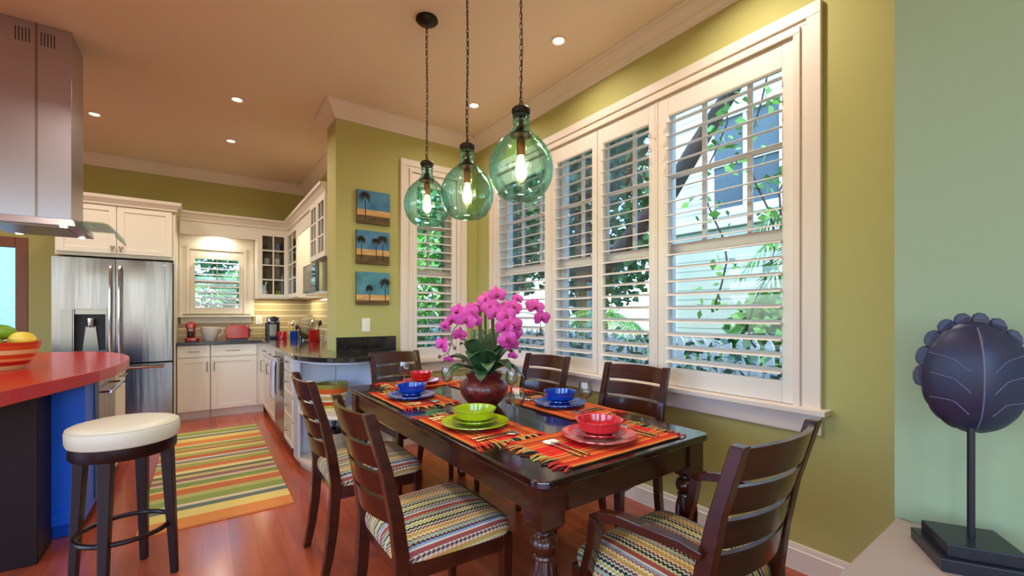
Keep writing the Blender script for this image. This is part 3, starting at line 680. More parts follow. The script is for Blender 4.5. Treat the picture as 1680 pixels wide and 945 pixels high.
# ------------------------------------------------------------------ orchid
OX, OY = 1.222, 1.955
CR_ = Vector((math.cos(TH), -math.sin(TH), 0)); CF = Vector((math.sin(TH), math.cos(TH), 0))
orc = thing('potted_orchid', 'tall magenta orchid in a squat red brown carved pot, centre of the table', 'plant', (OX, OY, TZ))
g = G(); n = 40
prof = [(0, 0), (.072, 0), (.078, .008), (.100, .03), (.122, .062), (.130, .092), (.122, .122), (.104, .142), (.092, .150), (.096, .160), (.104, .170), (.100, .176), (.086, .172), (.080, .155), (.0, .150)]
g.lathe(prof, OX, OY, TZ, 40, flute=None); g.out('pot', 'potmat', orc, smooth=True)
G().lathe([(0, .152), (.084, .152), (.06, .166), (0, .172)], OX, OY, TZ, 20).out('moss', 'soil', orc, smooth=True)
def leaf_mesh(g, p0, d, L_, wd, lift, droop, n=9):
    d = Vector((d[0], d[1], 0)).normalized(); s_ = Vector((-d.y, d.x, 0)); rows = []
    for i in range(n+1):
        t = i/n; w_ = wd*(math.sin(PI*min(1, t*.96+.04))**.6)*(1-.15*t)
        c = Vector(p0)+d*L_*t+Vector((0, 0, lift*math.sin(PI*t*.62)*1.3-droop*t*t))
        rows.append([g.b.verts.new(c+s_*w_*q+Vector((0, 0, abs(q)*w_*.35))) for q in (-1, -.5, 0, .5, 1)])
    for A, B in zip(rows, rows[1:]):
        for k in range(4): g.b.faces.new((A[k], A[k+1], B[k+1], B[k]))
for k, (ang, L_, wd, lift, dr) in enumerate(((10, .19, .040, .10, .03), (55, .20, .042, .07, .06), (95, .17, .038, .05, .02), (140, .20, .04, .09, .06), (178, .20, .042, .06, .09), (215, .16, .045, .10, .02), (245, .15, .042, .07, .05), (288, .15, .048, .07, .06), (318, .19, .044, .06, .10), (345, .17, .036, .13, .0), (265, .11, .05, .10, .01), (30, .13, .034, .16, -.03), (120, .12, .04, .12, .0), (200, .12, .045, .13, -.02), (232, .13, .04, .04, .07), (300, .12, .05, .12, .02), (335, .16, .045, .07, .10), (75, .14, .04, .15, -.04))):
    g = G(); g.norecalc = True; a = math.radians(ang)
    leaf_mesh(g, (OX+.03*math.cos(a), OY+.03*math.sin(a), TZ+.168), (math.cos(a), math.sin(a)), L_, wd*1.25, lift, dr); g.out('leaf', 'leafd', orc, smooth=True, solid=.002)
def opt(u, v, dep=0):      # a spot in the plant's own spray, laid out across and up, with depth
    d = 2.302+dep; return Vector((0, 0, 1.25))+CF*d+CR_*((u-840)/706*d)+Vector((0, 0, (514-v)/706*d))
def stemtube(pts, r, n=7):
    P_ = [Vector(p) for p in pts]; out = []
    for i in range(len(P_)-1):
        p0, p1, p2, p3 = P_[max(i-1, 0)], P_[i], P_[i+1], P_[min(i+2, len(P_)-1)]
        for k in range(6):
            t = k/6; out.append(.5*((2*p1)+(-p0+p2)*t+(2*p0-5*p1+4*p2-p3)*t*t+(-p0+3*p1-3*p2+p3)*t**3))
    out.append(P_[-1]); G().tube(out, r, n).out('flower_stem', 'stem', orc, smooth=True)
for u, dep in ((788, -.02), (797, .02), (809, .0)):
    G().tube([opt(u, 606, dep), opt(u, 560, dep), opt(u-1, 512, dep)], .009 if u != 797 else .006, 8).out('stake', 'stem', orc, smooth=True)
sprays = [
 ([(788, 512, -.02), (780, 500, -.03), (770, 517, -.05), (752, 532, -.08), (742, 545, -.1), (740, 562, -.12), (734, 580, -.13), (722, 585, -.13)], .0022),
 ([(797, 512, .02), (800, 498, .02), (812, 492, .0), (826, 487, -.02), (838, 497, -.03), (852, 495, -.04)], .0022),
 ([(809, 515, 0), (818, 524, .02), (836, 514, .04), (862, 513, .06), (880, 517, .08), (886, 530, .09), (887, 541, .09)], .0022),
 ([(809, 520, 0), (822, 505, -.05), (836, 520, -.08), (842, 548, -.1), (842, 570, -.1), (841, 584, -.1)], .0022),
 ([(742, 545, -.1), (742, 562, -.1), (746, 571, -.1)], .0016), ([(736, 580, -.13), (735, 590, -.13)], .0014)]
for pts, r_ in sprays: stemtube([opt(*p) for p in pts], r_)
def flower(u, v, dep, R, fd, roll=0):
    R *= 1.10
    """fd = facing (across, up) tilt"""
    c = opt(u, v, dep); nrm = (-CF+CR_*fd[0]+Vector((0, 0, fd[1]))).normalized()
    q = nrm.to_track_quat('Z', 'Y').to_matrix(); rot = q @ Matrix.Rotation(roll, 3, 'Z')
    g = G(); g.norecalc = True
    def petal(a, L_, w_, cup, z0=0):
        d = Vector((math.cos(a), math.sin(a), 0)); s_ = Vector((-d.y, d.x, 0)); rows = []
        for i in range(7):
            t = i/6; ww = w_*(math.sin(PI*(t*.90+.06))**.55)
            rows.append([g.b.verts.new(c+rot@(d*L_*t*R+s_*ww*R*k+Vector((0, 0, z0*R+cup*R*(t*t)-.10*R*k*k)))) for k in (-1, -.5, 0, .5, 1)])
        for A, B in zip(rows, rows[1:]):
            for k in range(4): g.b.faces.new((A[k], A[k+1], B[k+1], B[k]))
    for a in (90, 215, 325): petal(math.radians(a), 1.0, .36, -.12)
    for a in (8, 172): petal(math.radians(a), 1.02, .56, .10, .04)
    fl = g.out('flower', 'petal', orc, smooth=True)
    g = G(); g.ball(c+rot@Vector((0, -.18*R, .14*R)), .22*R, 8, 6, (1, 1, .8)); g.ball(c+rot@Vector((0, .02*R, .12*R)), .13*R, 8, 6); g.out('lip', 'petald', fl, smooth=True)
FL = [(815, 483, -.03, .045, (.3, .2)), (797, 490, 0, .042, (-.2, .4)), (804, 503, -.06, .044, (-.2, .1)), (812, 514, -.09, .042, (.1, 0)), (770, 512, -.08, .046, (-.1, .1)), (765, 525, -.11, .047, (0, 0)), (778, 527, -.08, .04, (.4, -.1)),
      (750, 510, -.03, .040, (-.6, .2)), (742, 524, -.06, .038, (-.8, .1)), (730, 534, -.08, .034, (-.9, 0)), (754, 549, -.1, .036, (.6, 0)), (725, 566, -.12, .040, (-.6, .2)), (831, 518, -.1, .048, (.1, .1)), (843, 503, -.06, .042, (.3, .3)),
      (849, 490, -.03, .030, (.5, .4)), (824, 507, -.03, .042, (-.3, .3)), (827, 538, -.12, .044, (-.3, 0)), (842, 533, -.12, .046, (.4, .1)), (832, 556, -.13, .046, (-.1, -.1)), (847, 547, -.08, .034, (.7, 0)), (840, 566, -.09, .034, (.3, -.2)),
      (879, 503, .08, .044, (.1, .2)), (889, 521, .08, .044, (.3, 0)), (872, 499, .10, .034, (-.2, .4)), (785, 503, .03, .036, (-.2, .5)), (841, 584, -.1, .024, (0, -.5)), (736, 590, -.13, .024, (0, -.7)), (800, 478+15, .05, .04, (0, .3))]
for i, (u, v, dep, R, fd) in enumerate(FL): flower(u, v, dep, R, fd, random.uniform(-.4, .4))
for (u, v, dep) in ((721, 585, -.13), (746, 571, -.1), (887, 541, .09), (881, 549, .09), (853, 576, -.05)): G().ball(opt(u, v, dep), .008, 10, 8, (1, 1, 1.3)).out('bud', 'bud', orc, smooth=True)

# ================================================================== PENDANTS
def make_pendant(x, y, label, zc=1.90):
    r = thing('pendant_lamp', label, 'lamp', (x, y, zc), group='glass jug pendant lamps over the table')
    G().lathe([(0, ZC-.001), (.066, ZC-.001), (.068, ZC-.012), (.055, ZC-.024), (.012, ZC-.030), (0, ZC-.034)], x, y, 0, 28).out('canopy', 'bronze', r, smooth=True)
    # bottle-shaped glass
    pr = [(0, -.118), (.040, -.122), (.060, -.128), (.078, -.126), (.098, -.112), (.122, -.078), (.136, -.035), (.139, .005), (.133, .042), (.116, .082), (.092, .112), (.064, .138), (.044, .158), (.036, .175), (.034, .196), (.037, .200), (.037, .206), (.034, .210), (.033, .240)]
    g = G(); g.open = True; g.lathe(pr, x, y, zc, 40); gl = g.out('glass_shade', 'teal', r, smooth=True)
    G().torus((x, y, zc+.222), .0355, .0028, 28, 6).out('glass_ring', 'teal', gl, smooth=True)
    G().lathe([(0, .236), (.038, .236), (.041, .242), (.041, .254), (.034, .262), (.010, .266), (.008, .272), (0, .272)], x, y, zc, 24).out('cap', 'bronze', r, smooth=True)
    G().lathe([(0, .236), (.010, .236), (.010, .200), (.018, .180), (.030, .160), (.046, .148), (.046, .140), (.030, .134), (.018, .130), (.018, .128), (0, .128)][::-1], x, y, zc, 20).out('inner_collar', 'bronze', r, smooth=True)
    sk = G().lathe([(0, .055), (.018, .055), (.019, .062), (.019, .122), (.016, .128), (0, .128)], x, y, zc, 18).out('socket', 'socket', r, smooth=True)
    G().lathe([(0, -.050), (.010, -.049), (.020, -.040), (.025, -.022), (.024, -.002), (.017, .025), (.012, .045), (.012, .058), (0, .058)], x, y, zc, 18).out('bulb', 'bulb', r, smooth=True)
    # chain of alternate links and cord wound through it
    g = G(); z = zc+.272; g.torus((x, y, z+.008), .011, .0022, 16, 6, axis='x'); z += .024; k = 0
    rz = random.uniform(0, PI)
    while z < ZC-.034:
        h = .0135; mt = Matrix.Translation((x, y, z)) @ Matrix.Rotation(rz+(PI/2 if k % 2 else 0), 4, 'Z')
        g2 = []; R_, t_ = .0058, .0016; seg = 14
        for i in range(seg):
            a = 2*PI*i/seg; px, pz = R_*math.cos(a), R_*math.sin(a)+(h-R_)*(1 if math.sin(a) >= 0 else -1)
            tx, tz = math.cos(a), math.sin(a)
            g2.append([g.b.verts.new(mt @ Vector((px+t_*tx*math.cos(b), t_*math.sin(b), pz+t_*tz*math.cos(b)))) for b in (0, PI/2, PI, 3*PI/2)])
        for i in range(seg):
            A, B = g2[i], g2[(i+1) % seg]
            for q in range(4): g.b.faces.new((A[q], B[q], B[(q+1) % 4], A[(q+1) % 4]))
        z += 2*h-.0042; k += 1
    g.out('chain', 'bronze', r)
    pts = []; z = zc+.26
    while z < ZC-.02: a = z*9+rz; pts.append((x+.006*math.cos(a), y+.006*math.sin(a), z)); z += .03
    G().tube(pts, .0022, 5).out('cord', 'bronze', r, smooth=True)
    ld = bpy.data.lights.new('pendant_light', 'POINT'); ld.energy = 6; ld.color = (1, .72, .40); ld.shadow_soft_size = .03
    lo = bpy.data.objects.new('pendant_light', ld); COL.objects.link(lo); lo.location = (x, y, zc-.085)
make_pendant(1.128, 2.468, 'teal glass jug pendant with glowing bulb, leftmost and farthest of the three', 1.925)
make_pendant(1.143, 1.995, 'green glass jug pendant with glowing bulb, middle one of the three', 1.885)
make_pendant(1.118, 1.487, 'green glass jug pendant with glowing bulb, largest in view, nearest the window', 1.875)

# ================================================================== WALL ART, SWITCH
M['pt_sky'] = mat('paint_blue_sky', (44, 104, 150), .7, noise=((88, 140, 170), (9, 9, 9), .2))
M['pt_sky2'] = mat('paint_teal_sky', (48, 112, 132), .7, noise=((90, 150, 160), (9, 9, 9), .2))
M['pt_sand'] = mat('paint_sand', (222, 184, 122), .7, noise=((196, 140, 84), (9, 9, 30), .2))
M['pt_dark'] = mat('paint_dark_ground', (74, 56, 34), .7, noise=((110, 84, 40), (12, 12, 30), .2))
M['pt_palm'] = mat('paint_palm', (40, 36, 32), .7)
def painting(x0, x1, z0, z1, label, palms, sk, hz):
    r = thing('canvas_painting', label, 'painting', ((x0+x1)/2, YD, z0), group='palm tree canvases stacked on the wall')
    G().box(x0, x1, YD-.028, YD-.001, z0, z1).out('canvas', 'pt_dark', r, bevel=.002)
    y = YD-.0285; H = z1-z0
    G().box(x0+.001, x1-.001, y-.0006, y, z0+hz*H, z1-.001).out('painted_sky', sk, r)
    G().box(x0+.001, x1-.001, y-.0006, y, z0+(hz-.17)*H, z0+hz*H).out('painted_sand', 'pt_sand', r)
    for (fx, fz, s_) in palms:
        cx, cz = x0+fx*(x1-x0), z0+fz*H; g = G()
        zb = z0+.13*H; g.tube([(cx+.004, y-.0015, zb), (cx, y-.0015, cz)], [.0042, .0028], 6, flat=(1, .3))
        for k in range(13):
            a = math.radians(-50+k*(280/12)); L_ = s_*random.uniform(.8, 1.1); pts = []
            for q in range(5): t = q/4; pts.append((cx+L_*t*math.cos(a), y-.0015, cz+L_*t*math.sin(a)-.35*L_*t*t))
            g.tube(pts, [.005, .009, .009, .006, .001], 4, flat=(1, .12) if abs(math.cos(a)) < .4 else (.12, 1))
        g.out('painted_palm', 'pt_palm', r)
painting(1.110, 1.409, 2.055, 2.352, 'square canvas painting of one palm on blue, topmost of three', [(.24, .86, .062)], 'pt_sky', .42)
painting(1.105, 1.405, 1.692, 1.993, 'square canvas painting of three palms, middle of three', [(.14, .74, .048), (.58, .72, .045), (.78, .80, .056)], 'pt_sky', .44)
painting(1.105, 1.404, 1.329, 1.622, 'square canvas painting of two palms on teal, lowest of three', [(.38, .52, .040), (.86, .72, .062)], 'pt_sky2', .30)
r = thing('light_switch', 'white rocker light switch under the palm paintings', 'switch', (1.197, YD, 1.145))
G().box(1.162, 1.234, YD-.006, YD-.0005, 1.085, 1.206).out('plate', 'plate_sw', r, bevel=.002)
G().box(1.182, 1.214, YD-.010, YD-.006, 1.112, 1.180).out('rocker', 'plate_sw', r, bevel=.001)

# ================================================================== KITCHEN CABINETS
def pull(g, a, b, out, r=.005):
    a, b, o = Vector(a), Vector(b), Vector(out)
    g.tube([a+o, b+o], r, 8); g.tube([a, a+o], r*.8, 6); g.tube([b, b+o], r*.8, 6); return g
def shaker_y(x0, x1, y, z0, z1, name, parent, handle=None, m='cab', t=.02):
    """a door or drawer front facing -y"""
    f = .055 if (z1-z0) > .25 else .032
    g = G(); g.box(x0, x1, y-t+.008, y, z0, z1); g.box(x0, x0+f, y-t, y-t+.008, z0, z1).box(x1-f, x1, y-t, y-t+.008, z0, z1).box(x0+f, x1-f, y-t, y-t+.008, z0, z0+f).box(x0+f, x1-f, y-t, y-t+.008, z1-f, z1)
    d = g.out(name, m, parent, bevel=.0015)
    if handle:
        hx, hz, ln, vert = handle; v = Vector((0, 0, ln/2)) if vert else Vector((ln/2, 0, 0)); c = Vector((hx, y-t, hz))
        pull(G(), c-v, c+v, (0, -.028, 0)).out('handle', 'nickel', d, smooth=True)
    return d
def shaker_x(y0, y1, x, z0, z1, name, parent, handle=None, m='cab', t=.02):
    """facing -x"""
    f = .055 if (z1-z0) > .25 else .032
    g = G(); g.box(x-t+.008, x, y0, y1, z0, z1); g.box(x-t, x-t+.008, y0, y0+f, z0, z1).box(x-t, x-t+.008, y1-f, y1, z0, z1).box(x-t, x-t+.008, y0+f, y1-f, z0, z0+f).box(x-t, x-t+.008, y0+f, y1-f, z1-f, z1)
    d = g.out(name, m, parent, bevel=.0015)
    if handle:
        hy, hz, ln, vert = handle; v = Vector((0, 0, ln/2)) if vert else Vector((0, ln/2, 0)); c = Vector((x-t, hy, hz))
        pull(G(), c-v, c+v, (-.028, 0, 0)).out('handle', 'nickel', d, smooth=True)
    return d
YB = 6.27      # face of the back base cabinets
c = thing('base_cabinet', 'white base cabinet beside the fridge, narrower one below the red mixer', 'cabinet', (-.08, 6.5, 0), group='white base cabinets')
G().box(-.238, .076, YB, YK-.002, .10, .875).box(-.238, .076, YB+.06, YK-.002, 0, .10).out('carcass', 'cab', c)
shaker_y(-.232, .070, YB, .735, .870, 'drawer', c, (-.08, .80, .10, False)); shaker_y(-.232, .070, YB, .105, .725, 'door', c, (.045, .62, .11, True))
c = thing('base_cabinet', 'white base cabinet with wide drawer below the toaster', 'cabinet', (.33, 6.5, 0), group='white base cabinets')
G().box(.080, .634, YB, YK-.002, .10, .875).box(.080, .634, YB+.06, YK-.002, 0, .10).out('carcass', 'cab', c)
shaker_y(.086, .552, YB, .735, .870, 'drawer', c, (.30, .80, .14, False)); shaker_y(.086, .552, YB, .105, .725, 'door', c, (.115, .62, .11, True))
XB = .635      # face of the right base run
c = thing('base_cabinet', 'white corner base cabinet with dark pull, left of the dishwasher', 'cabinet', (.9, 5.7, 0), group='white base cabinets')
G().box(XB+.001, XK-.002, 5.10, YK-.002, .10, .875).box(XB+.06, XK-.002, 5.10, YK-.002, 0, .10).out('carcass', 'cab', c)
shaker_x(5.62, 6.20, XB, .735, .870, 'drawer', c, (5.9, .80, .10, False)); shaker_x(5.62, 6.20, XB, .105, .725, 'door', c, (6.12, .60, .14, True)); shaker_x(5.11, 5.61, XB, .105, .725, 'door', c, (5.55, .62, .11, True)); shaker_x(5.11, 5.61, XB, .735, .87, 'drawer', c, (5.36, .80, .1, False))
c = thing('dishwasher', 'stainless dishwasher with a towel on its bar, in the right cabinet run', 'dishwasher', (.9, 4.78, 0))
G().box(XB-.02, XK-.02, 4.485, 5.095, .11, .875).out('body', 'steel', c, bevel=.004)
pull(G(), (XB-.02, 4.53, .80), (XB-.02, 5.05, .80), (-.045, 0, 0), .009).out('handle', 'steel2', c, smooth=True)
G().box(XB+.04, XK-.05, 4.49, 5.09, 0, .11).out('toe_kick', 'black', c)
g = G(); g.norecalc = True
def tw(u, v):
    y_ = 4.66+.30*u; z = .812-.40*abs(v*2-1)*(1.0 if v < .5 else .85) ; side = -1 if v < .5 else 1
    return (XB-.065+side*.012*min(1, abs(v*2-1)*6)+.006*math.sin(u*22)*abs(v*2-1), y_+.012*math.sin(v*9), z)
g.grid(tw, 26, 24); t = g.out('dish_towel', 'towel', smooth=True, solid=.004); tag(t, 'white and blue dish towel hanging on the dishwasher bar', 'towel')
g = G(); g.norecalc = True
for u0 in (.30, .62, .74): g.grid(lambda u, v: Vector(tw(u0+.07*u, .49*v))+Vector((-.0035, 0, 0)), 3, 14)
g.out('blue_stripe', 'towelb', t, smooth=True)
c = thing('base_cabinet', 'white cabinet of four drawers between dishwasher and open shelves', 'cabinet', (.9, 4.25, 0), group='white base cabinets')
G().box(XB, XE-.003, 4.03, 4.48, .10, .875).box(XE-.003, XK-.01, 4.25, 4.48, .10, .875).box(XB+.06, XE-.003, 4.03, 4.48, 0, .10).out('carcass', 'cab', c)
for z0, z1 in ((.735, .87), (.53, .725), (.325, .52), (.105, .315)): shaker_x(4.045, 4.47, XB, z0, z1, 'drawer', c, (4.26, (z0+z1)/2+.02, .10, False))
# rounded open shelf end
EX, EY = 1.03, 3.918; RX, RY = .405, .53
def half(rx, ry, n=28, x0=EX, y0=EY, a0=PI, a1=2*PI): return [(x0+rx*math.cos(a0+(a1-a0)*k/n), y0+ry*math.sin(a0+(a1-a0)*k/n)) for k in range(n+1)]
def shelf_curve(d, n=16, e=1.5):
    cx, r0, r1, ry = .97, .345-d, .46-d, .54-d
    return [(cx-r0*math.cos(PI/2*k/n), EY-.004-ry*math.sin(PI/2*k/n)) for k in range(n+1)] + [(cx+r1*math.sin(PI/2*k/n)**(2/e), EY-.004-ry*math.cos(PI/2*k/n)**(2/e)) for k in range(1, n+1)]
c = thing('rounded_shelf_unit', 'white rounded open shelf unit at the counter end with a striped bowl inside', 'shelf', (EX, 3.7, 0))
G().prism(shelf_curve(0), .05, .085).prism(shelf_curve(.03), 0, .05).out('bottom_shelf', 'cab', c, bevel=.004)
G().prism(shelf_curve(0), .44, .465).out('middle_shelf', 'cab', c, bevel=.004)
G().prism(shelf_curve(0), .858, .875).out('top_rail', 'bluewhite', c, bevel=.004)
G().box(EX-RX, EX-RX+.02, EY-.002, 4.028, .05, .875).box(EX-RX+.02, XE-.002, 3.93, 3.95, .05, .875).box(XE, EX+RX, 3.895, 3.915, .085, .857).out('back_panel', 'bluewhite', c)
G().box(1.13, 1.15, EY-RY+.03, 3.895, .085, .44).box(1.13, 1.15, EY-RY+.03, 3.895, .465, .857).out('divider', 'bluewhite', c)
G().box(EX-RX, EX-RX+.018, EY-.09, EY-.002, .085, .857).out('side_stile', 'bluewhite', c)
def bowl_obj(x, y, z, R, H, m_, lab):
    o = G(); o.lathe([(0, 0), (R*.62, 0), (R*.64, .008), (R*.74, H*.18), (R*.86, H*.45), (R*.95, H*.75), (R, H*.97), (R, H), (R*.95, H), (R*.88, H*.7), (R*.66, H*.25), (0, H*.12)], 0, 0, 0, 48)
    o = o.out('striped_bowl', m_, smooth=True); o.location = (x, y, z); return tag(o, lab, 'bowl')
bowl_obj(.86, 3.71, .466, .128, .215, 'bowlstripe2', 'large striped bowl with olive rim on the rounded open shelf')
c = thing('stock_pot', 'steel pot with black lid knob on the lowest open shelf', 'pot', (.88, 3.73, .086))
G().lathe([(0, 0), (.10, 0), (.105, .01), (.105, .19), (.108, .195), (.10, .20), (0, .20)], .88, 3.73, .086, 32).out('body', 'steel2', c, smooth=True)
G().lathe([(0, .20), (.106, .20), (.10, .215), (.05, .232), (0, .238)], .88, 3.73, .086, 32).out('lid', 'blackglass', c, smooth=True)
G().lathe([(0, .238), (.012, .238), (.010, .25), (.022, .262), (.020, .275), (0, .28)], .88, 3.73, .086, 18).out('knob', 'black', c, smooth=True)
# countertop
poly = [(-.245, YK-.002), (-.245, 6.225), (.592, 6.225), (.592, EY)] + half(.44, .585, 30)[1:-1] + [(EX+.44, EY-.0), (XE-.002, EY), (XE-.002, YD+.324), (XK-.002, YD+.324), (XK-.002, YK-.002)]
def end_curve(rx0, rx1, ry, cx=.97, n=16, e=1.5):
    l = [(cx-rx0*math.cos(PI/2*k/n), EY-ry*math.sin(PI/2*k/n)) for k in range(n+1)]
    return l + [(cx+rx1*math.sin(PI/2*k/n)**(2/e), EY-ry*math.cos(PI/2*k/n)**(2/e)) for k in range(1, n+1)]
poly = [(-.245, YK-.002), (-.245, 6.225), (.592, 6.225)] + end_curve(.378, .51, .585) + [(XE-.002, EY), (XE-.002, YD+.324), (XK-.002, YD+.324), (XK-.002, YK-.002)]
o = G().prism(poly, .877, .915).out('countertop', 'granite', bevel=.005); tag(o, 'black granite countertop running from the fridge round to the rounded end', 'countertop')
o = G().box(XE, EX+.44, YD-.022, YD-.001, .917, 1.04).out('stone_backsplash', 'granite', bevel=.003); tag(o, 'black granite upstand against the wall below the light switch', 'backsplash')
o = G().box(.56, XK-.012, YK-.012, YK-.001, .917, 1.44).box(-.245, .56, YK-.012, YK-.001, .917, 1.12).box(XK-.012, XK-.001, YD+.33, YK-.001, .917, 1.50).out('tile_backsplash', 'splash'); tag(o, 'tan strip mosaic tile backsplash behind the kitchen counter', 'backsplash')
# upper cabinets
def glass_door_y(x0, x1, y, z0, z1, rows, parent, cols=2):
    f = .05; g = G(); g.box(x0, x0+f, y-.02, y, z0, z1).box(x1-f, x1, y-.02, y, z0, z1).box(x0+f, x1-f, y-.02, y, z0, z0+f).box(x0+f, x1-f, y-.02, y, z1-f, z1)
    for k in range(1, cols): xx = x0+f+(x1-x0-2*f)*k/cols; g.box(xx-.008, xx+.008, y-.018, y-.004, z0+f, z1-f)
    for k in range(1, rows): zz = z0+f+(z1-z0-2*f)*k/rows; g.box(x0+f, x1-f, y-.0175, y-.0045, zz-.008, zz+.008)
    d = g.out('door', 'cab', parent); G().box(x0+f-.004, x1-f+.004, y-.012, y-.009, z0+f-.004, z1-f+.004).out('pane', 'glass', d)
    return d
def glass_door_x(y0, y1, x, z0, z1, rows, parent, cols=2):
    f = .05; g = G(); g.box(x-.02, x, y0, y0+f, z0, z1).box(x-.02, x, y1-f, y1, z0, z1).box(x-.02, x, y0+f, y1-f, z0, z0+f).box(x-.02, x, y0+f, y1-f, z1-f, z1)
    for k in range(1, cols): yy = y0+f+(y1-y0-2*f)*k/cols; g.box(x-.018, x-.004, yy-.009, yy+.009, z0+f, z1-f)
    for k in range(1, rows): zz = z0+f+(z1-z0-2*f)*k/rows; g.box(x-.0175, x-.0045, y0+f, y1-f, zz-.009, zz+.009)
    d = g.out('door', 'cab', parent); G().box(x-.012, x-.009, y0+f-.004, y1-f+.004, z0+f-.004, z1-f+.004).out('pane', 'glass', d)
    return d
YU = 6.45
M['mwglass'] = mat('microwave_glass', (60, 66, 74), .05, metal=.9)
M['cabin'] = mat('cabinet_inside', (150, 120, 78), .6)
c = thing('wall_cabinet', 'white wall cabinet with paned glass door right of the kitchen window', 'cabinet', (.76, 6.6, 1.44), group='white wall cabinets')
G().box(.575, .593, YU, YK-.013, 1.44, 2.41).box(.925, .94, YU, YK-.013, 1.44, 2.41).box(.593, .925, YU, YK-.013, 1.44, 1.46).box(.593, .925, YU, YK-.013, 2.29, 2.41).out('carcass', 'cab', c)
G().box(.593, .925, YK-.022, YK-.013, 1.46, 2.29).box(.593, .925, YU+.02, YK-.022, 1.68, 1.695).box(.593, .925, YU+.02, YK-.022, 1.88, 1.895).box(.593, .925, YU+.02, YK-.022, 2.08, 2.095).out('inner_shelves', 'cabin', c)
glass_door_y(.583, .935, YU, 1.45, 2.31, 4, c)
for k, (x, z, cl) in enumerate(((.67, 2.095, 'black'), (.70, 1.895, 'white'), (.83, 1.895, 'white'), (.68, 1.461, 'white'), (.84, 1.461, 'bgreen'), (.84, 2.095, 'bblue'))):
    o = G().lathe([(0, 0), (.025, 0), (.036, .03), (.038, .09), (.034, .09), (.03, .02), (0, .01)], 0, 0, 0, 18).out('cup', cl, smooth=True); o.location = (x, 6.62, z+.001)
    tag(o, 'cup in the paned glass wall cabinet, '+['black on the top shelf', 'white on the third shelf, left', 'white on the third shelf, right', 'white on the cabinet bottom', 'green on the cabinet bottom', 'blue on the top shelf'][k], 'cup', 'cups behind the glass door')
XU = .94
c = thing('wall_cabinet', 'narrow white glass door cabinet in the kitchen corner beside the bright niche', 'cabinet', (1.05, 6.1, 1.44), group='white wall cabinets')
G().box(XU, XK-.013, 5.70, 5.72, 1.44, 2.41).box(XU, XK-.013, 5.72, YU-.001, 1.44, 1.46).box(XU, XK-.013, 5.72, YU-.001, 2.29, 2.41).box(XK-.03, XK-.013, 5.72, YU-.001, 1.46, 2.29).out('carcass', 'cab', c)
glass_door_x(5.71, 6.42, XU, 1.45, 2.31, 4, c)
c = thing('wall_cabinet', 'white wall cabinet with twin glass doors above the microwave', 'cabinet', (1.05, 4.6, 1.84), group='white wall cabinets')
ym0, ym1 = 4.245, 4.94
G().box(XU, XK-.013, ym1-.02, ym1, 1.78, 2.44).box(XU, XK-.013, ym0, ym0+.02, 1.78, 2.44).box(XU, XK-.013, ym0+.02, ym1-.02, 1.78, 1.80).box(XU, XK-.013, ym0+.02, ym1-.02, 2.36, 2.44).box(XK-.03, XK-.013, ym0+.02, ym1-.02, 1.80, 2.36).out('carcass', 'cab', c)
glass_door_x(ym0+.005, (ym0+ym1)/2-.002, XU, 1.785, 2.37, 3, c); glass_door_x((ym0+ym1)/2+.002, ym1-.005, XU, 1.785, 2.37, 3, c)
o = G().box(XU+.002, XU+.022, ym1+.002, 5.698, 2.20, 2.41).out('valance_board', 'cab'); tag(o, 'white valance board over the bright niche between glass cabinets', 'valance')
o = G().box(XK-.035, XK-.013, ym1+.002, 5.698, 1.50, 2.409).out('niche_panel', 'cab'); tag(o, 'cream panel at the back of the lit niche above the counter', 'panel')
# crown over the uppers and window valance
CC = [(0, 2.41), (.0, 2.36), (.012, 2.36), (.016, 2.385), (.045, 2.43), (.062, 2.445), (.066, 2.47), (0, 2.47)]
g = G(); g.sweep([(-.215, YU), (XU, YU), (XU, ym0)][::-1], CC, side=1); g.out('cabinet_cornice', 'cab'); o = COL.objects['cabinet_cornice']
tag(o, 'white crown cornice along the tops of the wall cabinets and over the window', 'cornice')
o = G().box(-.215, .573, YU, YU+.02, 2.20, 2.415).out('window_valance', 'cab'); tag(o, 'white valance board above the small kitchen window', 'valance')
# microwave
c = thing('microwave', 'over counter microwave with black glass door under the glass cabinet', 'microwave', (1.0, 4.5, 1.42))
G().box(.871, XK-.013, 4.245, 4.875, 1.46, 1.725).out('body', 'nickel', c, bevel=.003)
G().box(.845, .870, 4.245, 4.875, 1.455, 1.728).out('door', 'black', c, bevel=.002)
G().box(.842, .8449, 4.275, 4.860, 1.475, 1.712).out('door_glass', 'mwglass', c)
G().box(.871, XK-.013, 4.245, 4.875, 1.43, 1.459).out('vent_hood', 'white', c, bevel=.003)
# under-cabinet and niche lamps
def lamp_area(x, y, z, sx, sy, e, col=WARM):
    ld = bpy.data.lights.new('under_cabinet_lamp', 'AREA'); ld.shape = 'RECTANGLE'; ld.size = sx; ld.size_y = sy; ld.energy = e; ld.color = col
    lo = bpy.data.objects.new('under_cabinet_lamp', ld); COL.objects.link(lo); lo.location = (x, y, z); return lo
lamp_area(.75, 6.62, 1.435, .3, .05, 2.0, (1, .88, .62)); lamp_area(1.08, 6.05, 1.435, .05, .6, 3.0, (1, .88, .62)); lamp_area(1.06, 5.3, 2.38, .05, .5, 4.0, (1, .86, .6)); lamp_area(.16, 6.66, 2.25, .06, .06, 4.0, (1, .93, .8))
lamp_area(1.05, 4.6, 1.42, .06, .4, .8, (1, .9, .7))

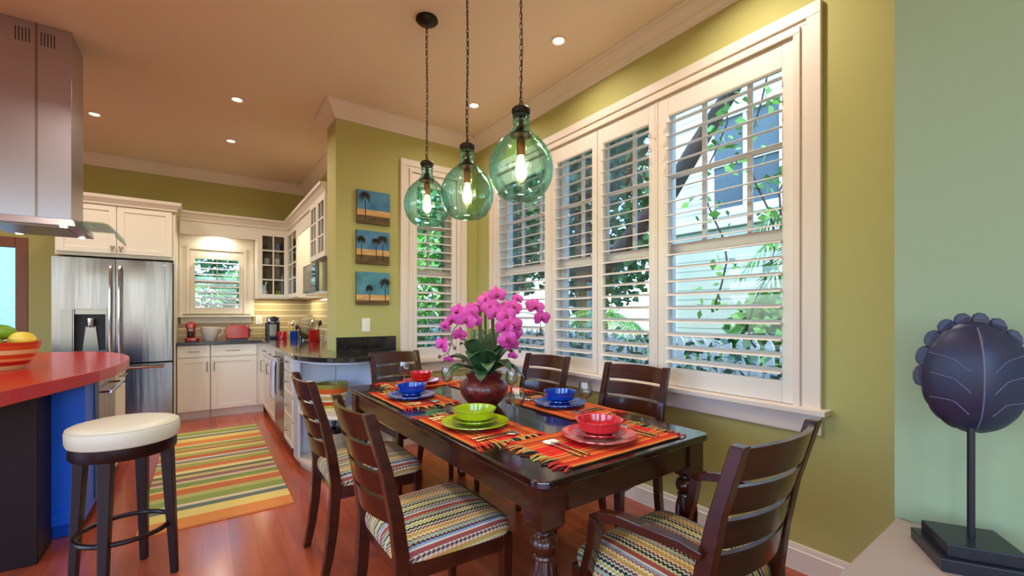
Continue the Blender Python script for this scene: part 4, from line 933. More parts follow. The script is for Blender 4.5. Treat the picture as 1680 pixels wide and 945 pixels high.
# ================================================================== FRIDGE
YF = 5.98
f = thing('refrigerator', 'stainless french door refrigerator with ice dispenser', 'refrigerator', (-.72, 6.35, 0))
G().box(-1.19, -.262, YF+.055, 6.72, .02, 1.80).out('cabinet_body', 'grey', f)
def bowed(x0, x1, z0, z1, y0, hole=None):
    g = G(); n = 20
    def yy(x): return y0-.012*math.sin(PI*(x-x0)/(x1-x0))
    def slab(xa, xb, za, zb):
        xs = [xa+(xb-xa)*i/n for i in range(n+1)]
        g.prism([(x, yy(x)) for x in xs]+[(xb, y0+.05), (xa, y0+.05)], za, zb)
    if hole: slab(x0, x1, z0, hole[2]); slab(x0, x1, hole[3], z1); slab(x0, hole[0], hole[2], hole[3]); slab(hole[1], x1, hole[2], hole[3])
    else: slab(x0, x1, z0, z1)
    return g
dw = (-.728+1.185)/20
hx0, hx1 = -1.185+dw*7, -1.185+dw*17
dl = bowed(-1.185, -.728, .735, 1.805, YF, (hx0, hx1, .86, 1.29)).out('door', 'steel', f, smooth=True)
dr = bowed(-.722, -.266, .735, 1.805, YF).out('door', 'steel', f, smooth=True)
dz = bowed(-1.185, -.266, .06, .715, YF).out('freezer_drawer', 'steel', f, smooth=True)
for xs, dd in ((-.760, dl), (-.690, dr)):
    G().tube([(xs, YF-.015, .80), (xs, YF-.055, .86), (xs, YF-.065, 1.27), (xs, YF-.055, 1.68), (xs, YF-.015, 1.74)], .011, 8).out('handle', 'steel2', dd, smooth=True)
pull(G(), (-1.12, YF-.018, .685), (-.33, YF-.018, .685), (0, -.05, 0), .013).out('handle', 'steel2', dz, smooth=True)
ds = G().box(hx0, hx1, YF+.02, YF+.049, .86, 1.29).out('dispenser_recess', 'grey', dl)
G().box(hx0-.008, hx0, YF-.03, YF+.02, .852, 1.298).box(hx1, hx1+.008, YF-.03, YF+.02, .852, 1.298).box(hx0, hx1, YF-.03, YF+.02, 1.29, 1.298).box(hx0, hx1, YF-.035, YF+.02, .845, .875).box(hx0, hx1, YF-.005, YF+.02, 1.24, 1.29).out('dispenser_frame', 'nickel', dl)
xm = (hx0+hx1)/2
G().lathe([(0, 0), (.028, 0), (.032, .02), (.032, .09), (0, .09)], xm, YF-.005, 1.11, 18).out('spout', 'steel2', ds, smooth=True)
G().prism([(xm-.06, .875), (xm+.06, .875), (xm+.035, 1.12), (xm-.035, 1.12)], YF+.004, YF+.019, 'y').out('paddle', 'nickel', ds)
G().box(hx0-.095, hx0-.012, YF-.0345, YF-.012, .86, 1.29).out('control_strip', 'nickel', dl)
G().lathe([(0, 0), (.009, 0), (.009, .002), (0, .002)], 0, 0, 0, 16).move(Matrix.Translation((-.33, YF-.016, 1.765)) @ Matrix.Rotation(PI/2, 4, 'X')).out('badge', 'white', dr)
G().box(-1.18, -.27, YF+.06, 6.7, 0, .02).out('base_grille', 'black', f)
c = thing('fridge_surround_cabinet', 'white two door cabinet over the refrigerator with side panel', 'cabinet', (-.7, 6.4, 0))
G().box(-1.19, -.246, 6.12, YK-.002, 1.84, 2.40).box(-.258, -.246, 6.06, YK-.002, 0, 1.84).out('carcass', 'cab', c)
d1 = shaker_y(-1.18, -.735, 6.12, 1.875, 2.375, 'door', c); d2 = shaker_y(-.728, -.275, 6.12, 1.875, 2.375, 'door', c)
for xx, dd in ((-.765, d1), (-.698, d2)):
    g = G(); g.tube([(xx-.012, 6.10, 1.955), (xx-.006, 6.07, 1.925), (xx, 6.066, 1.91), (xx+.006, 6.07, 1.925), (xx+.012, 6.10, 1.955)], .005, 8); g.ball((xx, 6.075, 1.90), .008); g.out('handle', 'nickel', dd, smooth=True)
CF_ = [(0, 2.38), (.012, 2.38), (.018, 2.40), (.05, 2.445), (.058, 2.475), (0, 2.475)]
g = G(); g.sweep([(-1.19, 6.10), (-.246, 6.10), (-.246, YK-.01)], CF_, side=-1); g.out('cornice', 'cab', c)
# stub wall left of the fridge
G().box(-1.40, -1.34, YK-.001, YK, 0, 0.01)
# ================================================================== COUNTER ITEMS
c = thing('stand_mixer', 'small red appliance with tall column on the counter under the window', 'appliance', (-.10, 6.48, .915))
x, y, z = -.105, 6.48, .915
G().prism(rrect(x-.065, x+.075, y-.09, y+.09, .03), z, z+.045).out('base', 'redplastic', c, bevel=.008, smooth=True)
G().prism(rrect(x-.05, x+.035, y+.0, y+.08, .02), z+.045, z+.16).out('column', 'redplastic', c, bevel=.006)
g = G(); g.prism(rrect(x-.062, x+.048, y-.09, y+.085, .035), z+.155, z+.215); g.ball((x-.005, y, z+.212), .045, 16, 10, (1, 1.5, .6)); g.out('head', 'redplastic', c, bevel=.008, smooth=True)
G().lathe([(0, 0), (.025, 0), (.03, .06), (.026, .07), (0, .07)], x-.01, y-.045, z+.05, 18).out('cup', 'black', c, smooth=True)
c = thing('mixing_bowl', 'white mixing bowl with loop handle between red mixer and toaster', 'bowl', (.07, 6.5, .915))
G().lathe([(0, 0), (.055, 0), (.058, .006), (.075, .05), (.092, .12), (.098, .165), (.094, .166), (.07, .05), (0, .01)], .075, 6.5, .915, 32).out('body', 'white', c, smooth=True)
G().tube([(.165, 6.5, 1.065), (.20, 6.5, 1.06), (.212, 6.5, 1.03), (.195, 6.5, .985), (.155, 6.5, .955)], .008, 8).out('handle', 'white', c, smooth=True)
c = thing('toaster', 'red toaster with black ends on the counter', 'toaster', (.36, 6.5, .915))
x, y, z = .362, 6.5, .915
G().prism([(-.115, .012), (.115, .012), (.125, .06), (.118, .15), (.098, .185), (-.098, .185), (-.118, .15), (-.125, .06)], y-.085, y+.085, 'y').move(Matrix.Translation((x, 0, z))).out('shell', 'redplastic', c, bevel=.012, seg=3, smooth=True)
G().box(x-.11, x+.11, y-.08, y+.08, z, z+.012).out('base', 'black', c)
G().prism([(.0, .03), (.016, .04), (.016, .13), (.0, .16)], y-.06, y+.06, 'y').move(Matrix.Translation((x+.122, 0, z))).out('end_cap', 'black', c)
G().box(x+.138, x+.158, y-.015, y+.015, z+.11, z+.125).out('lever', 'black', c, bevel=.003)
G().box(x-.07, x+.07, y-.045, y-.02, z+.1845, z+.1865).box(x-.07, x+.07, y+.02, y+.045, z+.1845, z+.1865).out('slot', 'black', c)
c = thing('coffee_maker', 'black single cup coffee maker with silver rim in the counter corner', 'coffee maker', (.76, 6.55, .915))
x, y, z = .765, 6.53, .915
G().prism(rrect(x-.085, x+.085, y-.10, y+.12, .03), z, z+.035).out('base', 'black', c, bevel=.005)
G().prism(rrect(x-.085, x+.085, y-.0, y+.12, .03), z+.035, z+.21).out('body', 'black', c, bevel=.005)
G().prism(rrect(x-.07, x+.07, y-.09, y+.11, .04), z+.20, z+.285).out('head', 'black', c, bevel=.012, smooth=True)
G().tube([(x-.058, y-.095, z+.275), (x-.058, y-.10, z+.235), (x-.03, y-.108, z+.215), (x+.03, y-.108, z+.215), (x+.058, y-.10, z+.235), (x+.058, y-.095, z+.275), (x, y-.098, z+.29), (x-.058, y-.095, z+.275)], .010, 8).out('rim', 'steel2', c, smooth=True)
G().box(x-.05, x+.05, y-.095, y-.005, z+.035, z+.042).out('drip_tray', 'steel2', c)
G().prism(rrect(x-.045, x+.045, y-.03, y-.001, .01), z+.045, z+.19).out('front_panel', 'nickel', c)
o = G().lathe([(0, 0), (.050, 0), (.052, .01), (.052, .10), (.048, .10), (.048, .01), (0, .008)], 0, 0, 0, 28).out('canister', 'redplastic', smooth=True); o.location = (.835, 6.20, .916)
tag(o, 'short red canister beside the coffee maker', 'canister')
def crock(x, y, R, H, m_, lab, items, name='utensil_crock'):
    o = G().lathe([(0, 0), (R*.94, 0), (R, .008), (R, H*.92), (R*1.04, H*.96), (R*1.04, H), (R*.9, H), (R*.9, .02), (0, .012)], 0, 0, 0, 28).out(name, m_, smooth=True); o.location = (x, y, .916); tag(o, lab, 'crock')
    for k, (nm, ang, tl, L_, mm, lb) in enumerate(items):
        dx, dy = math.cos(ang)*math.sin(tl), math.sin(ang)*math.sin(tl); dz_ = math.cos(tl)
        b = Vector((x, y, .935)); e = b+Vector((dx, dy, dz_))*L_
        g = G(); g.tube([b, e-Vector((dx, dy, dz_))*.06], .004, 6)
        g.ball(e-Vector((dx, dy, dz_))*.03, .03, 12, 8, (.75, .25, 1.15)) if nm != 'whisk' else g.torus(e-Vector((dx, dy, dz_))*.03, .024, .0016, 16, 4, axis='y').torus(e-Vector((dx, dy, dz_))*.03, .024, .0016, 16, 4, axis='x')
        tag(g.out(nm, mm, smooth=True), lb, 'utensil', 'cooking utensils in the crocks')
M['woodspoon'] = mat('beech_wood', (206, 160, 100), .6)
crock(.985, 6.30, .048, .10, 'bblue', 'blue crock holding utensils on the kitchen counter', [
 ('wooden_spoon', 2.8, .35, .21, 'woodspoon', 'wooden spoon leaning left in the blue crock'), ('ladle', 4.2, .22, .22, 'steel2', 'steel ladle in the blue crock'), ('spatula', 5.4, .30, .17, 'black', 'black spatula leaning right in the blue crock'), ('wooden_spoon', 1.2, .2, .20, 'woodspoon', 'wooden spoon upright in the blue crock')])
crock(1.095, 5.60, .062, .135, 'redplastic', 'tall red crock holding spoons and a whisk', [
 ('whisk', 2.6, .25, .25, 'steel2', 'steel whisk leaning left in the red crock'), ('ladle', 4.0, .10, .25, 'steel2', 'steel ladle in the middle of the red crock'), ('spatula', 5.6, .34, .24, 'black', 'black slotted turner in the red crock'), ('wooden_spoon', .6, .2, .25, 'woodspoon', 'pale wooden spoon in the red crock')])
o = G().lathe([(0, 0), (.022, 0), (.024, .03), (.018, .06), (.022, .10), (.020, .125), (.012, .135), (0, .14)], 0, 0, 0, 20).out('pepper_mill', 'black', smooth=True); o.location = (1.0, 5.92, .916); tag(o, 'black pepper mill between the blue and red crocks', 'mill')
c = thing('paper_towel_holder', 'steel upright roll holder against the tiles behind the crocks', 'holder', (1.09, 6.28, .915))
G().lathe([(0, 0), (.06, 0), (.06, .008), (.006, .012), (.005, .24), (0, .245)], 1.09, 6.28, .915, 24).out('stand', 'steel2', c, smooth=True)
G().lathe([(.008, .02), (.05, .02), (.05, .235), (.008, .235)], 1.09, 6.28, .915, 24).out('roll', 'steel2', c, smooth=True)
g = G(); g.lathe([(0, 0), (.15, 0), (.158, .006), (.152, .010), (0, .006)], 0, 0, 0, 40).move(Matrix.Translation((1.075, 5.86, 1.078)) @ Matrix.Rotation(math.radians(-50), 4, 'Z') @ Matrix.Rotation(math.radians(-84), 4, 'Y'))
tag(g.out('round_tray', 'steel2', smooth=True), 'round steel tray leaning on the tiles behind the red crock', 'tray')
for (x0, z0, lb) in ((.59, 1.10, 'white power outlet plate right of the small kitchen window'),):
    r = thing('power_outlet', lb, 'outlet', (x0+.035, YK-.012, z0)); G().box(x0, x0+.075, YK-.018, YK-.0125, z0, z0+.12).out('plate', 'plate_sw', r, bevel=.002); G().box(x0+.022, x0+.053, YK-.020, YK-.018, z0+.02, z0+.10).out('socket', 'white', r)

# ================================================================== ISLAND, HOOD
il = thing('kitchen_island', 'cobalt blue island cabinet with dark end panel and steel oven side', 'island', (-1.2, 4.0, 0))
G().box(-1.75, -.535, 3.36, 4.78, .09, .863).box(-1.7, -.60, 3.42, 4.72, 0, .09).out('carcass', 'blue', il, bevel=.003)
G().box(-1.85, -.665, 3.12, 3.358, 0, .863).out('end_panel', 'darkpanel', il, bevel=.004)
G().box(-.665, -.535, 3.345, 3.36, .09, .16).out('plinth', 'blue', il, bevel=.003)
G().box(-.535, -.515, 3.62, 4.22, .12, .84).out('oven_door', 'steel', il, bevel=.003)
pull(G(), (-.515, 3.66, .76), (-.515, 4.18, .76), (.045, 0, 0), .010).out('oven_handle', 'steel2', il, smooth=True)
shk = G().box(-.535, -.517, 4.25, 4.75, .12, .68).box(-.535, -.517, 4.25, 4.75, .70, .84).out('cabinet_front', 'cab', il, bevel=.003)
pull(G(), (-.517, 4.42, .77), (-.517, 4.58, .77), (.03, 0, 0), .006).out('handle', 'nickel', il, smooth=True)
pts = [(-.679, 2.60), (-.655, 2.70), (-.618, 2.82), (-.575, 2.95), (-.520, 3.13), (-.470, 3.33), (-.430, 3.58), (-.413, 3.86), (-.423, 4.10), (-.450, 4.32), (-.505, 4.56), (-.60, 4.80), (-.76, 5.0), (-.98, 5.1), (-1.9, 5.1), (-1.9, 2.0), (-1.05, 2.0), (-.86, 2.22), (-.76, 2.40)]
o = G().prism(pts, .865, .93).out('island_countertop', 'redtop', bevel=.004); tag(o, 'thick red curved island countertop', 'countertop')
# bowl of fruit
fb = bowl_obj(-.965, 3.70, .931, .19, .155, 'bowlstripe', 'large orange and red striped bowl of fruit on the island')
def fruit(nm, x, y, z, r_, sc, rz, m_, lab):
    o = G(); o.ball((0, 0, 0), r_, 24, 16, sc, Matrix.Rotation(rz, 3, 'Z')); 
    if nm == 'lemon': o.ball(Matrix.Rotation(rz, 3, 'Z') @ Vector((r_*sc[0]*.98, 0, 0)), r_*.2, 10, 8)
    o = o.out(nm, m_, smooth=True); o.location = (x, y, z); tag(o, lab, 'fruit', 'fruit in the striped bowl')
fruit('lemon', -.848, 3.68, 1.098, .048, (1.35, 1, .95), -.5, 'lemon', 'yellow lemon at the right edge of the fruit bowl')
fruit('green_mango', -.985, 3.60, 1.085, .055, (1.5, 1, .9), .3, 'lime', 'green mango lying low at the front of the fruit bowl')
fruit('green_mango', -.955, 3.70, 1.140, .056, (1.5, 1, .85), .1, 'lime', 'green mango heaped on top of the fruit bowl')
fruit('lemon', -1.10, 3.77, 1.08, .05, (1.3, 1, 1), 1.2, 'lemon', 'yellow lemon behind the green mangoes in the fruit bowl')
# range hood
h = thing('range_hood', 'stainless island range hood with tall chimney and curved glass wing', 'range hood', (-.845, 4.05, 1.79))
G().box(-1.0, -.688, 3.93, 4.265, 1.83, ZC-.001).out('chimney', 'hoodsteel', h, bevel=.002)
G().box(-.851, -.839, 3.928, 3.9299, 1.84, ZC-.002).out('seam', 'nickel', h)
g = G()
for cx in (-.925, -.815):
    for k in range(5): g.box(cx-.004+k*.0145-.006, cx+k*.0145-.006, 3.9275, 3.9299, 2.935, 3.02)
g.out('vent_slot', 'grey', h)
G().hexa([(-1.06, 3.76, 1.79), (-.64, 3.76, 1.79), (-.64, 4.33, 1.79), (-1.06, 4.33, 1.79)], [(-1.06, 3.77, 1.832), (-.65, 3.77, 1.832), (-.65, 4.33, 1.832), (-1.06, 4.33, 1.832)]).out('body', 'hoodsteel', h, bevel=.002)
G().box(-1.0, -.70, 3.82, 4.27, 1.785, 1.79).out('grease_filter', 'nickel', h)
for cx, cy in ((-.70, 3.80), (-.70, 4.29), (-1.0, 3.80), (-1.0, 4.29)): G().lathe([(0, 0), (.018, 0), (.018, .003), (0, .003)], cx, cy, 1.784, 14).out('lamp', 'canlamp', h)
def hg(u, v):
    s_ = -1.25+.81*u; xx = s_; z = 1.838
    e = max(0, s_+.52, -.52-.65-s_)
    ang = 0
    if s_ > -.53: t = (s_+.53)/.09; xx = -.53+.065*math.sin(t*PI/2); z = 1.838-.085*(1-math.cos(t*PI/2))
    if s_ < -1.16: t = (-1.16-s_)/.09; xx = -1.16-.085*math.sin(t*PI/2); z = 1.838-.095*(1-math.cos(t*PI/2))
    return (xx, 3.84+.46*v, z)
g = G(); g.norecalc = True; g.grid(hg, 54, 6); g.out('glass_wing', 'hoodglass', h, smooth=True, solid=.006)

# ================================================================== STOOL
SX, SY = -.293, 2.695
st = thing('bar_stool', 'backless bar stool with round cream leather seat on four dark legs', 'stool', (SX, SY, 0))
G().lathe([(0, .655), (.185, .655), (.197, .662), (.203, .680), (.204, .722), (.199, .732), (.196, .735), (.190, .741), (.15, .750), (.08, .756), (0, .758)], SX, SY, 0, 48).out('seat_cushion', 'leather', st, smooth=True)
G().torus((SX, SY, .7335), .1985, .0025, 48, 6).out('piping', 'leather', st, smooth=True)
G().lathe([(.15, .605), (.187, .605), (.192, .612), (.192, .655), (.15, .655)], SX, SY, 0, 48).out('seat_ring', 'stoolwood', st, smooth=True)
fang = math.atan2(2.64-SY, -.10-SX)
for k in range(4):
    a = fang+k*PI/2; ca, sa = math.cos(a), math.sin(a); ta = Vector((-sa, ca, 0)); ra = Vector((ca, sa, 0))
    def leg(z, r_, w_): c_ = Vector((SX, SY, z))+ra*r_; return [c_-ra*w_-ta*w_*1.1, c_+ra*w_-ta*w_*1.1, c_+ra*w_+ta*w_*1.1, c_-ra*w_+ta*w_*1.1]
    G().hexa(leg(0, .192, .014), leg(.655, .160, .023)).out('leg', 'stoolwood', st, bevel=.004)
G().torus((SX, SY, .245), .170, .0115, 48, 8).out('foot_ring', 'stoolwood', st, smooth=True)

# ================================================================== RUG
o = G().box(-.30, .49, 0, 2.46, .0005, .011).out('runner_rug', 'rug'); o.location = (0, 3.14, 0); tag(o, 'multicoloured striped runner rug on the kitchen floor', 'rug')

# ================================================================== SIDEBOARD AND SHELL STATUE
sb = thing('sideboard', 'low greige sideboard against the sage wall', 'sideboard', (1.02, -.3, 0))
G().box(.80, 1.245, -1.0, .275, .775, .80).out('top', 'sidetop', sb, bevel=.004)
G().box(.83, 1.24, -.97, .25, .06, .775).out('carcass', 'sidetop', sb)
for y0, y1 in ((-.96, -.37), (-.35, .24)):
    d = shaker_x(y0, y1, .83, .08, .765, 'door', sb, m='sidetop'); G().ball((.795, (y0+y1)/2, .5), .012).out('knob', 'nickel', d, smooth=True)
for x, y in ((.85, -.94), (1.2, -.94), (.85, .22), (1.2, .22)): G().box(x-.02, x+.02, y-.02, y+.02, 0, .06).out('foot', 'sidetop', sb)
PX, PY = 1.13, .147
ss = thing('shell_sculpture', 'dark turtle shell sculpture with scalloped edge on a black stand', 'sculpture', (PX, PY, .80))
e1 = Vector((.5, -.86, 0)).normalized(); e2 = Vector((-e1.y, e1.x, 0))
def sq_(h1, h2, z, cx=PX, cy=PY): c_ = Vector((cx, cy, z)); return [c_-e1*h1-e2*h2, c_+e1*h1-e2*h2, c_+e1*h1+e2*h2, c_-e1*h1+e2*h2]
G().hexa(sq_(.064, .062, .801), sq_(.064, .062, .823)).hexa(sq_(.052, .050, .823), sq_(.052, .050, .845)).out('plinth', 'base', ss, bevel=.0015)
G().tube([(PX, PY, .845), (PX, PY, 1.045)], .0055, 12).out('rod', 'base', ss, smooth=True)
# shell: outline in (a across, b up), normal towards the room
nrm = Vector((-.93, -.37, 0)).normalized(); ac = Vector((-nrm.y, nrm.x, 0)); ac = ac if ac.dot(CR_) > 0 else -ac
SC = Vector((PX, PY, 1.132))+ac*.006-nrm*.012
AW, BH = .66, 1.06
def out_r(t):   # t angle from up, clockwise
    b = abs(((t+PI) % (2*PI))-PI)/PI
    return .112*(1-.04*math.cos(2*t)) * (1.0 if b < .7 else 1-.05*((b-.7)/.3))
def shell_pt(t, f_):
    R = out_r(t)*.90*f_; a_, b_ = R*math.sin(t)*AW, R*math.cos(t)*BH
    dome = .026*math.sqrt(max(0, 1-f_*f_*.96)) + .026*(1-abs(a_)/(.10*AW))*(1-f_**3)
    return SC+ac*a_+Vector((0, 0, 1))*b_+nrm*dome
g = G(); n1, n2 = 12, 60; rings = [[g.b.verts.new(shell_pt(0, 0))]]
for i in range(1, n1+1): rings.append([g.b.verts.new(shell_pt(2*PI*k/n2, i/n1)) for k in range(n2)])
rings.append([g.b.verts.new(shell_pt(2*PI*k/n2, 1)-nrm*.012) for k in range(n2)])
for A, B in zip(rings, rings[1:]):
    for k in range(n2):
        j = (k+1) % n2
        if len(A) == 1: g.b.faces.new((A[0], B[k], B[j]))
        else: g.b.faces.new((A[k], B[k], B[j], A[j]))
g.b.faces.new(rings[-1]); g.out('carapace', 'patina', ss, smooth=True)
g = G(); n3 = 18
for k in range(n3):
    t = 2*PI*(k+.5)/n3; b = abs(((t+PI) % (2*PI))-PI)/PI; dt = 2*PI/n3
    L_ = .017 if b < .60 else .003
    base = [(t-dt*.52, .84), (t+dt*.52, .84)]
    P_ = []
    for (tt, ff) in ((t-dt*.54, .86), (t-dt*.54, 1.0+L_/.1*.25), (t-dt*.42, 1.0+L_/.1*.75), (t-dt*.18, 1.0+L_/.1), (t+dt*.10, 1.0+L_/.1*.97), (t+dt*.36, 1.0+L_/.1*.62), (t+dt*.50, 1.0), (t+dt*.54, .86)):
        R = out_r(tt)*.90*ff; P_.append(SC+ac*R*AW*math.sin(tt)+Vector((0, 0, 1))*R*BH*math.cos(tt)+nrm*(.010 if ff < .9 else -.002))
    fr = [g.b.verts.new(p) for p in P_]; bk = [g.b.verts.new(p-nrm*.010) for p in P_]
    g.b.faces.new(fr); g.b.faces.new(bk[::-1])
    for q in range(8): g.b.faces.new((fr[q], bk[q], bk[(q+1) % 8], fr[(q+1) % 8]))
g.out('scalloped_edge', 'patina', ss, bevel=.001)
g = G()
for side in (-1, 1):
    for (b0, b1, b2) in ((.045, .035, .015), (.008, .0, -.022), (-.038, -.040, -.062)):
        pts = []
        for q in range(9):
            u = q/8; a_ = side*AW*(.092-.070*u); bb = b0+(b1-b0)*min(1, u*1.6)+(b2-b1)*max(0, (u-.6)/.4)
            R = math.hypot(a_/AW, bb/BH); t = math.atan2(a_/AW, bb/BH); f_ = min(.985, R/(out_r(t)*.90)); pts.append(shell_pt(t, f_)+nrm*.0006)
        g.tube(pts, .0009, 5)
g.tube([shell_pt(0 if q > 0 else PI, abs(q))+nrm*.0004 for q in [x/10 for x in range(-9, 10)]], .0012, 5)
g.out('scute_seam', 'seam', ss, smooth=True)

# ================================================================== OUTSIDE
GZ = -.25
G().box(-14, 24, -14, 26, GZ-.1, GZ).out('ground_outside', 'ground', kind='structure')
def leaves(g, sampler, n, L_=(.05, .09), w_=.4):
    bm = g.b
    for _ in range(n):
        p = Vector(sampler()); l_ = random.uniform(*L_); d = Vector((random.gauss(0, 1), random.gauss(0, 1), random.gauss(-.2, .6))).normalized()
        s_ = d.cross(Vector((random.gauss(0, 1), random.gauss(0, 1), random.gauss(0, 1)))).normalized()*l_*w_
        v = [bm.verts.new(q) for q in (p, p+d*l_*.45+s_, p+d*l_, p+d*l_*.45-s_)]; bm.faces.new(v)
    g.norecalc = True; return g
def blob(c, r):
    def f_():
        while True:
            v = Vector((random.uniform(-1, 1), random.uniform(-1, 1), random.uniform(-1, 1)))
            if .45 < v.length < 1: return (c[0]+v.x*r[0], c[1]+v.y*r[1], c[2]+v.z*r[2])
    return f_
def tree(x, y, th, r_, cr, label, m_='leafa', n=2600, L_=(.09, .17), lean=(0, 0), name='tree'):
    t = thing(name, label, 'tree' if name != 'shrub' else 'shrub', (x, y, GZ), group='trees and shrubs outside the windows')
    if th > 0: G().tube([(x, y, GZ), (x+lean[0]*.5, y+lean[1]*.5, GZ+th*.5), (x+lean[0], y+lean[1], GZ+th)], [r_*1.3, r_, r_*.75], 10).out('trunk', 'bark', t, smooth=True)
    leaves(G(), blob((x+lean[0], y+lean[1], GZ+th+cr[2]*.6), cr), n, L_).out('crown', m_, t); return t
# neighbour's house
hs = thing('house', "neighbour's pale yellow clapboard house with white trimmed windows", 'house', (5.7, 1.2, GZ))
G().box(5.5, 9.5, -3.0, 3.75, GZ, 5.2).out('wall', 'siding', hs)
G().box(5.46, 5.52, 3.62, 3.79, GZ, 5.2).box(5.44, 5.54, -3.05, 3.8, 2.36, 2.46).box(5.46, 5.50, 2.30, 2.40, GZ, 2.36).out('corner_board', 'housetrim', hs)
for y0, y1, z0, z1 in ((2.25, 3.05, 2.6, 3.75), (-.4, .5, 2.75, 4.1), (-.6, .6, .6, 1.9)):
    w_ = G().box(5.45, 5.50, y0-.1, y0, z0-.1, z1+.1).box(5.45, 5.5, y1, y1+.1, z0-.1, z1+.1).box(5.45, 5.5, y0, y1, z0-.1, z0).box(5.45, 5.5, y0, y1, z1, z1+.1).box(5.46, 5.5, (y0+y1)/2-.02, (y0+y1)/2+.02, z0, z1).box(5.46, 5.5, y0, y1, (z0+z1)/2-.025, (z0+z1)/2+.025).out('window', 'housetrim', hs)
    G().box(5.485, 5.499, y0, y1, z0, z1).out('pane', 'houseglass', w_)
G().prism([(5.1, 5.15), (9.9, 5.15), (7.5, 6.6)], -3.3, 4.1, 'y').out('roof', 'houseroof', hs)
# picket fence
fc = thing('picket_fence', 'pale blue white picket fence outside the big window', 'fence', (3.75, 3.0, GZ))
g = G(); y = -.6
while y < 8.0: g.prism([(y, GZ+.05), (y+.07, GZ+.05), (y+.07, .98), (y+.035, 1.04), (y, .98)], 3.74, 3.76, 'x'); y += .115
g.out('pickets', 'fence', fc)
G().box(3.76, 3.80, -.6, 8.0, .05, .13).box(3.76, 3.80, -.6, 8.0, .72, .80).out('rail', 'fence', fc)
# hedge and shrubs along the fence
hd = leaves(G(), lambda: (random.uniform(3.2, 3.62), random.uniform(.2, 7.5), random.uniform(GZ, .95+.15*math.sin(random.uniform(0, 9)))), 5200, (.06, .11), .36).out('hedge', 'leafc', kind='stuff'); hd['label'] = 'dark green hedge before the picket fence outside'
tree(4.25, 2.55, .4, .03, (.30, .33, .45), 'bright leafy shrub before the yellow house', 'leafb', 900, (.07, .13), name='shrub')
tree(4.3, 3.35, .5, .03, (.3, .3, .45), 'mid green shrub between the fence and the yellow house', 'leafa', 700, (.07, .13), name='shrub')
tree(4.45, 1.85, .75, .04, (.42, .38, .62), 'bright green bush at the right end of the big window view', 'leafb', 1300, (.08, .15), name='shrub')
bt = tree(4.85, 4.7, 3.6, .15, (1.1, 1.1, 1.2), 'dark trunked tree by the corner of the yellow house, one bough crossing before it', 'leafc', 3000, (.12, .2), lean=(.2, .4))
tree(4.6, 7.3, 2.0, .16, (.9, .9, 1.5), 'dark dense tree seen through the narrow shutter panels', 'leafc', 3000, (.12, .2))
tree(8.0, 7.6, 2.4, .2, (2.0, 1.7, 2.4), 'tall green tree farther back behind the fence', 'leafa', 3600, (.16, .28))
tree(4.9, 9.6, 1.0, .12, (1.3, 1.2, 1.6), 'bright sunlit tree beyond the room corner', 'leafb', 3000, (.12, .22))
tree(3.1, 8.3, .5, .08, (.7, .6, 1.0), 'leafy bush outside the tall narrow back window', 'leafb', 2000, (.09, .16), name='shrub')
tree(1.9, 9.6, .8, .08, (.8, .7, 1.2), 'bushy green shrub behind the back window louvers', 'leafa', 2200, (.1, .18), name='shrub')
tree(8.5, 13.5, 3.0, .3, (3.2, 2.6, 3), 'far tree filling the gap behind the fence trees', 'leafa', 3600, (.25, .4))
tree(-.2, 11.0, 1.2, .1, (1.8, .8, 1.6), 'green tree outside the small kitchen window', 'leafa', 2400, (.12, .22))
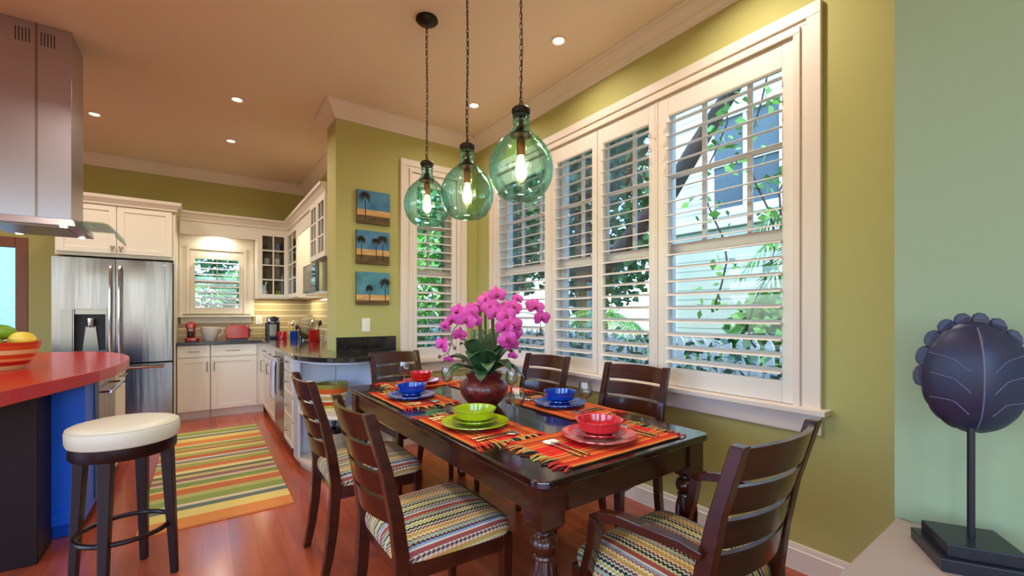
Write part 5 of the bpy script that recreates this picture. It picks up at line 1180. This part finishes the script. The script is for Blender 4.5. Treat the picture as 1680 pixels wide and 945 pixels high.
def palm(x, y, z, label, n=9, L_=1.0, seed=1):
    random.seed(seed); t = thing('palm', label, 'palm', (x, y, GZ), group='palms outside')
    G().tube([(x, y, GZ), (x+.05, y, (GZ+z)/2), (x, y, z)], [.09, .07, .06], 10).out('trunk', 'bark', t, smooth=True)
    for k in range(n):
        a = 2*PI*k/n+random.uniform(-.2, .2); el = random.uniform(.2, 1.0); g = G(); g.norecalc = True; P_ = []
        for q in range(15):
            u = q/14; P_.append(Vector((x+math.cos(a)*L_*u*math.cos(el*.6), y+math.sin(a)*L_*u*math.cos(el*.6), z+L_*(math.sin(el)*u-.9*u*u))))
        g.tube(P_, .008, 4); s_ = Vector((-math.sin(a), math.cos(a), 0))
        for q in range(1, 15):
            for si in (-1, 1):
                for h_ in (0, .5):
                    p = P_[q-1].lerp(P_[q], h_); w_ = .30*L_*math.sin(PI*min(1, (q+h_)/15.5))+.03; e = p+s_*si*w_+(P_[q]-P_[q-1])*1.6+Vector((0, 0, -.25*w_)); o_ = (P_[q]-P_[q-1])*.22
                    g.b.faces.new([g.b.verts.new(v) for v in (p, (p+e)/2+o_, e, (p+e)/2-o_)])
        g.out('frond', 'leafb', t)
palm(4.7, 1.15, 2.2, 'palm with arching fronds before the yellow house', 10, 1.15, 3)
palm(.30, 8.4, 1.7, 'fan of palm fronds outside the small kitchen window', 11, 1.2, 5)
palm(4.45, 4.05, 1.2, 'small palm by the corner of the yellow house', 9, .8, 9)
random.seed(21)
vn = thing('climbing_vine', 'thin leafy vine trailing down in front of the yellow house', 'vine', (3.9, 2.0, GZ))
for k, (y0, L_) in enumerate(((2.15, 3.0), (1.75, 3.4), (1.5, 2.6))):
    pts = [(3.9+.05*math.sin(i*1.3+k), y0+.10*math.sin(i*.9+k*2), 4.3-L_*i/14) for i in range(15)]
    G().tube(pts, .008, 5).out('tendril', 'bark', vn, smooth=True)
    lv = leaves(G(), lambda: (lambda p: (p[0]+random.gauss(0, .05), p[1]+random.gauss(0, .09), p[2]+random.gauss(0, .05)))(random.choice(pts)), 110, (.06, .12), .34); lv.out('leaves', 'leafb', vn)
random.seed(33)
G().tube([(4.88, 4.85, 1.6), (4.8, 4.0, 2.2), (4.72, 3.2, 2.75), (4.62, 2.8, 3.15), (4.5, 2.3, 3.6), (4.3, 1.7, 4.1)], [.12, .12, .11, .10, .08, .05], 10).out('bough', 'bark', bt, smooth=True)
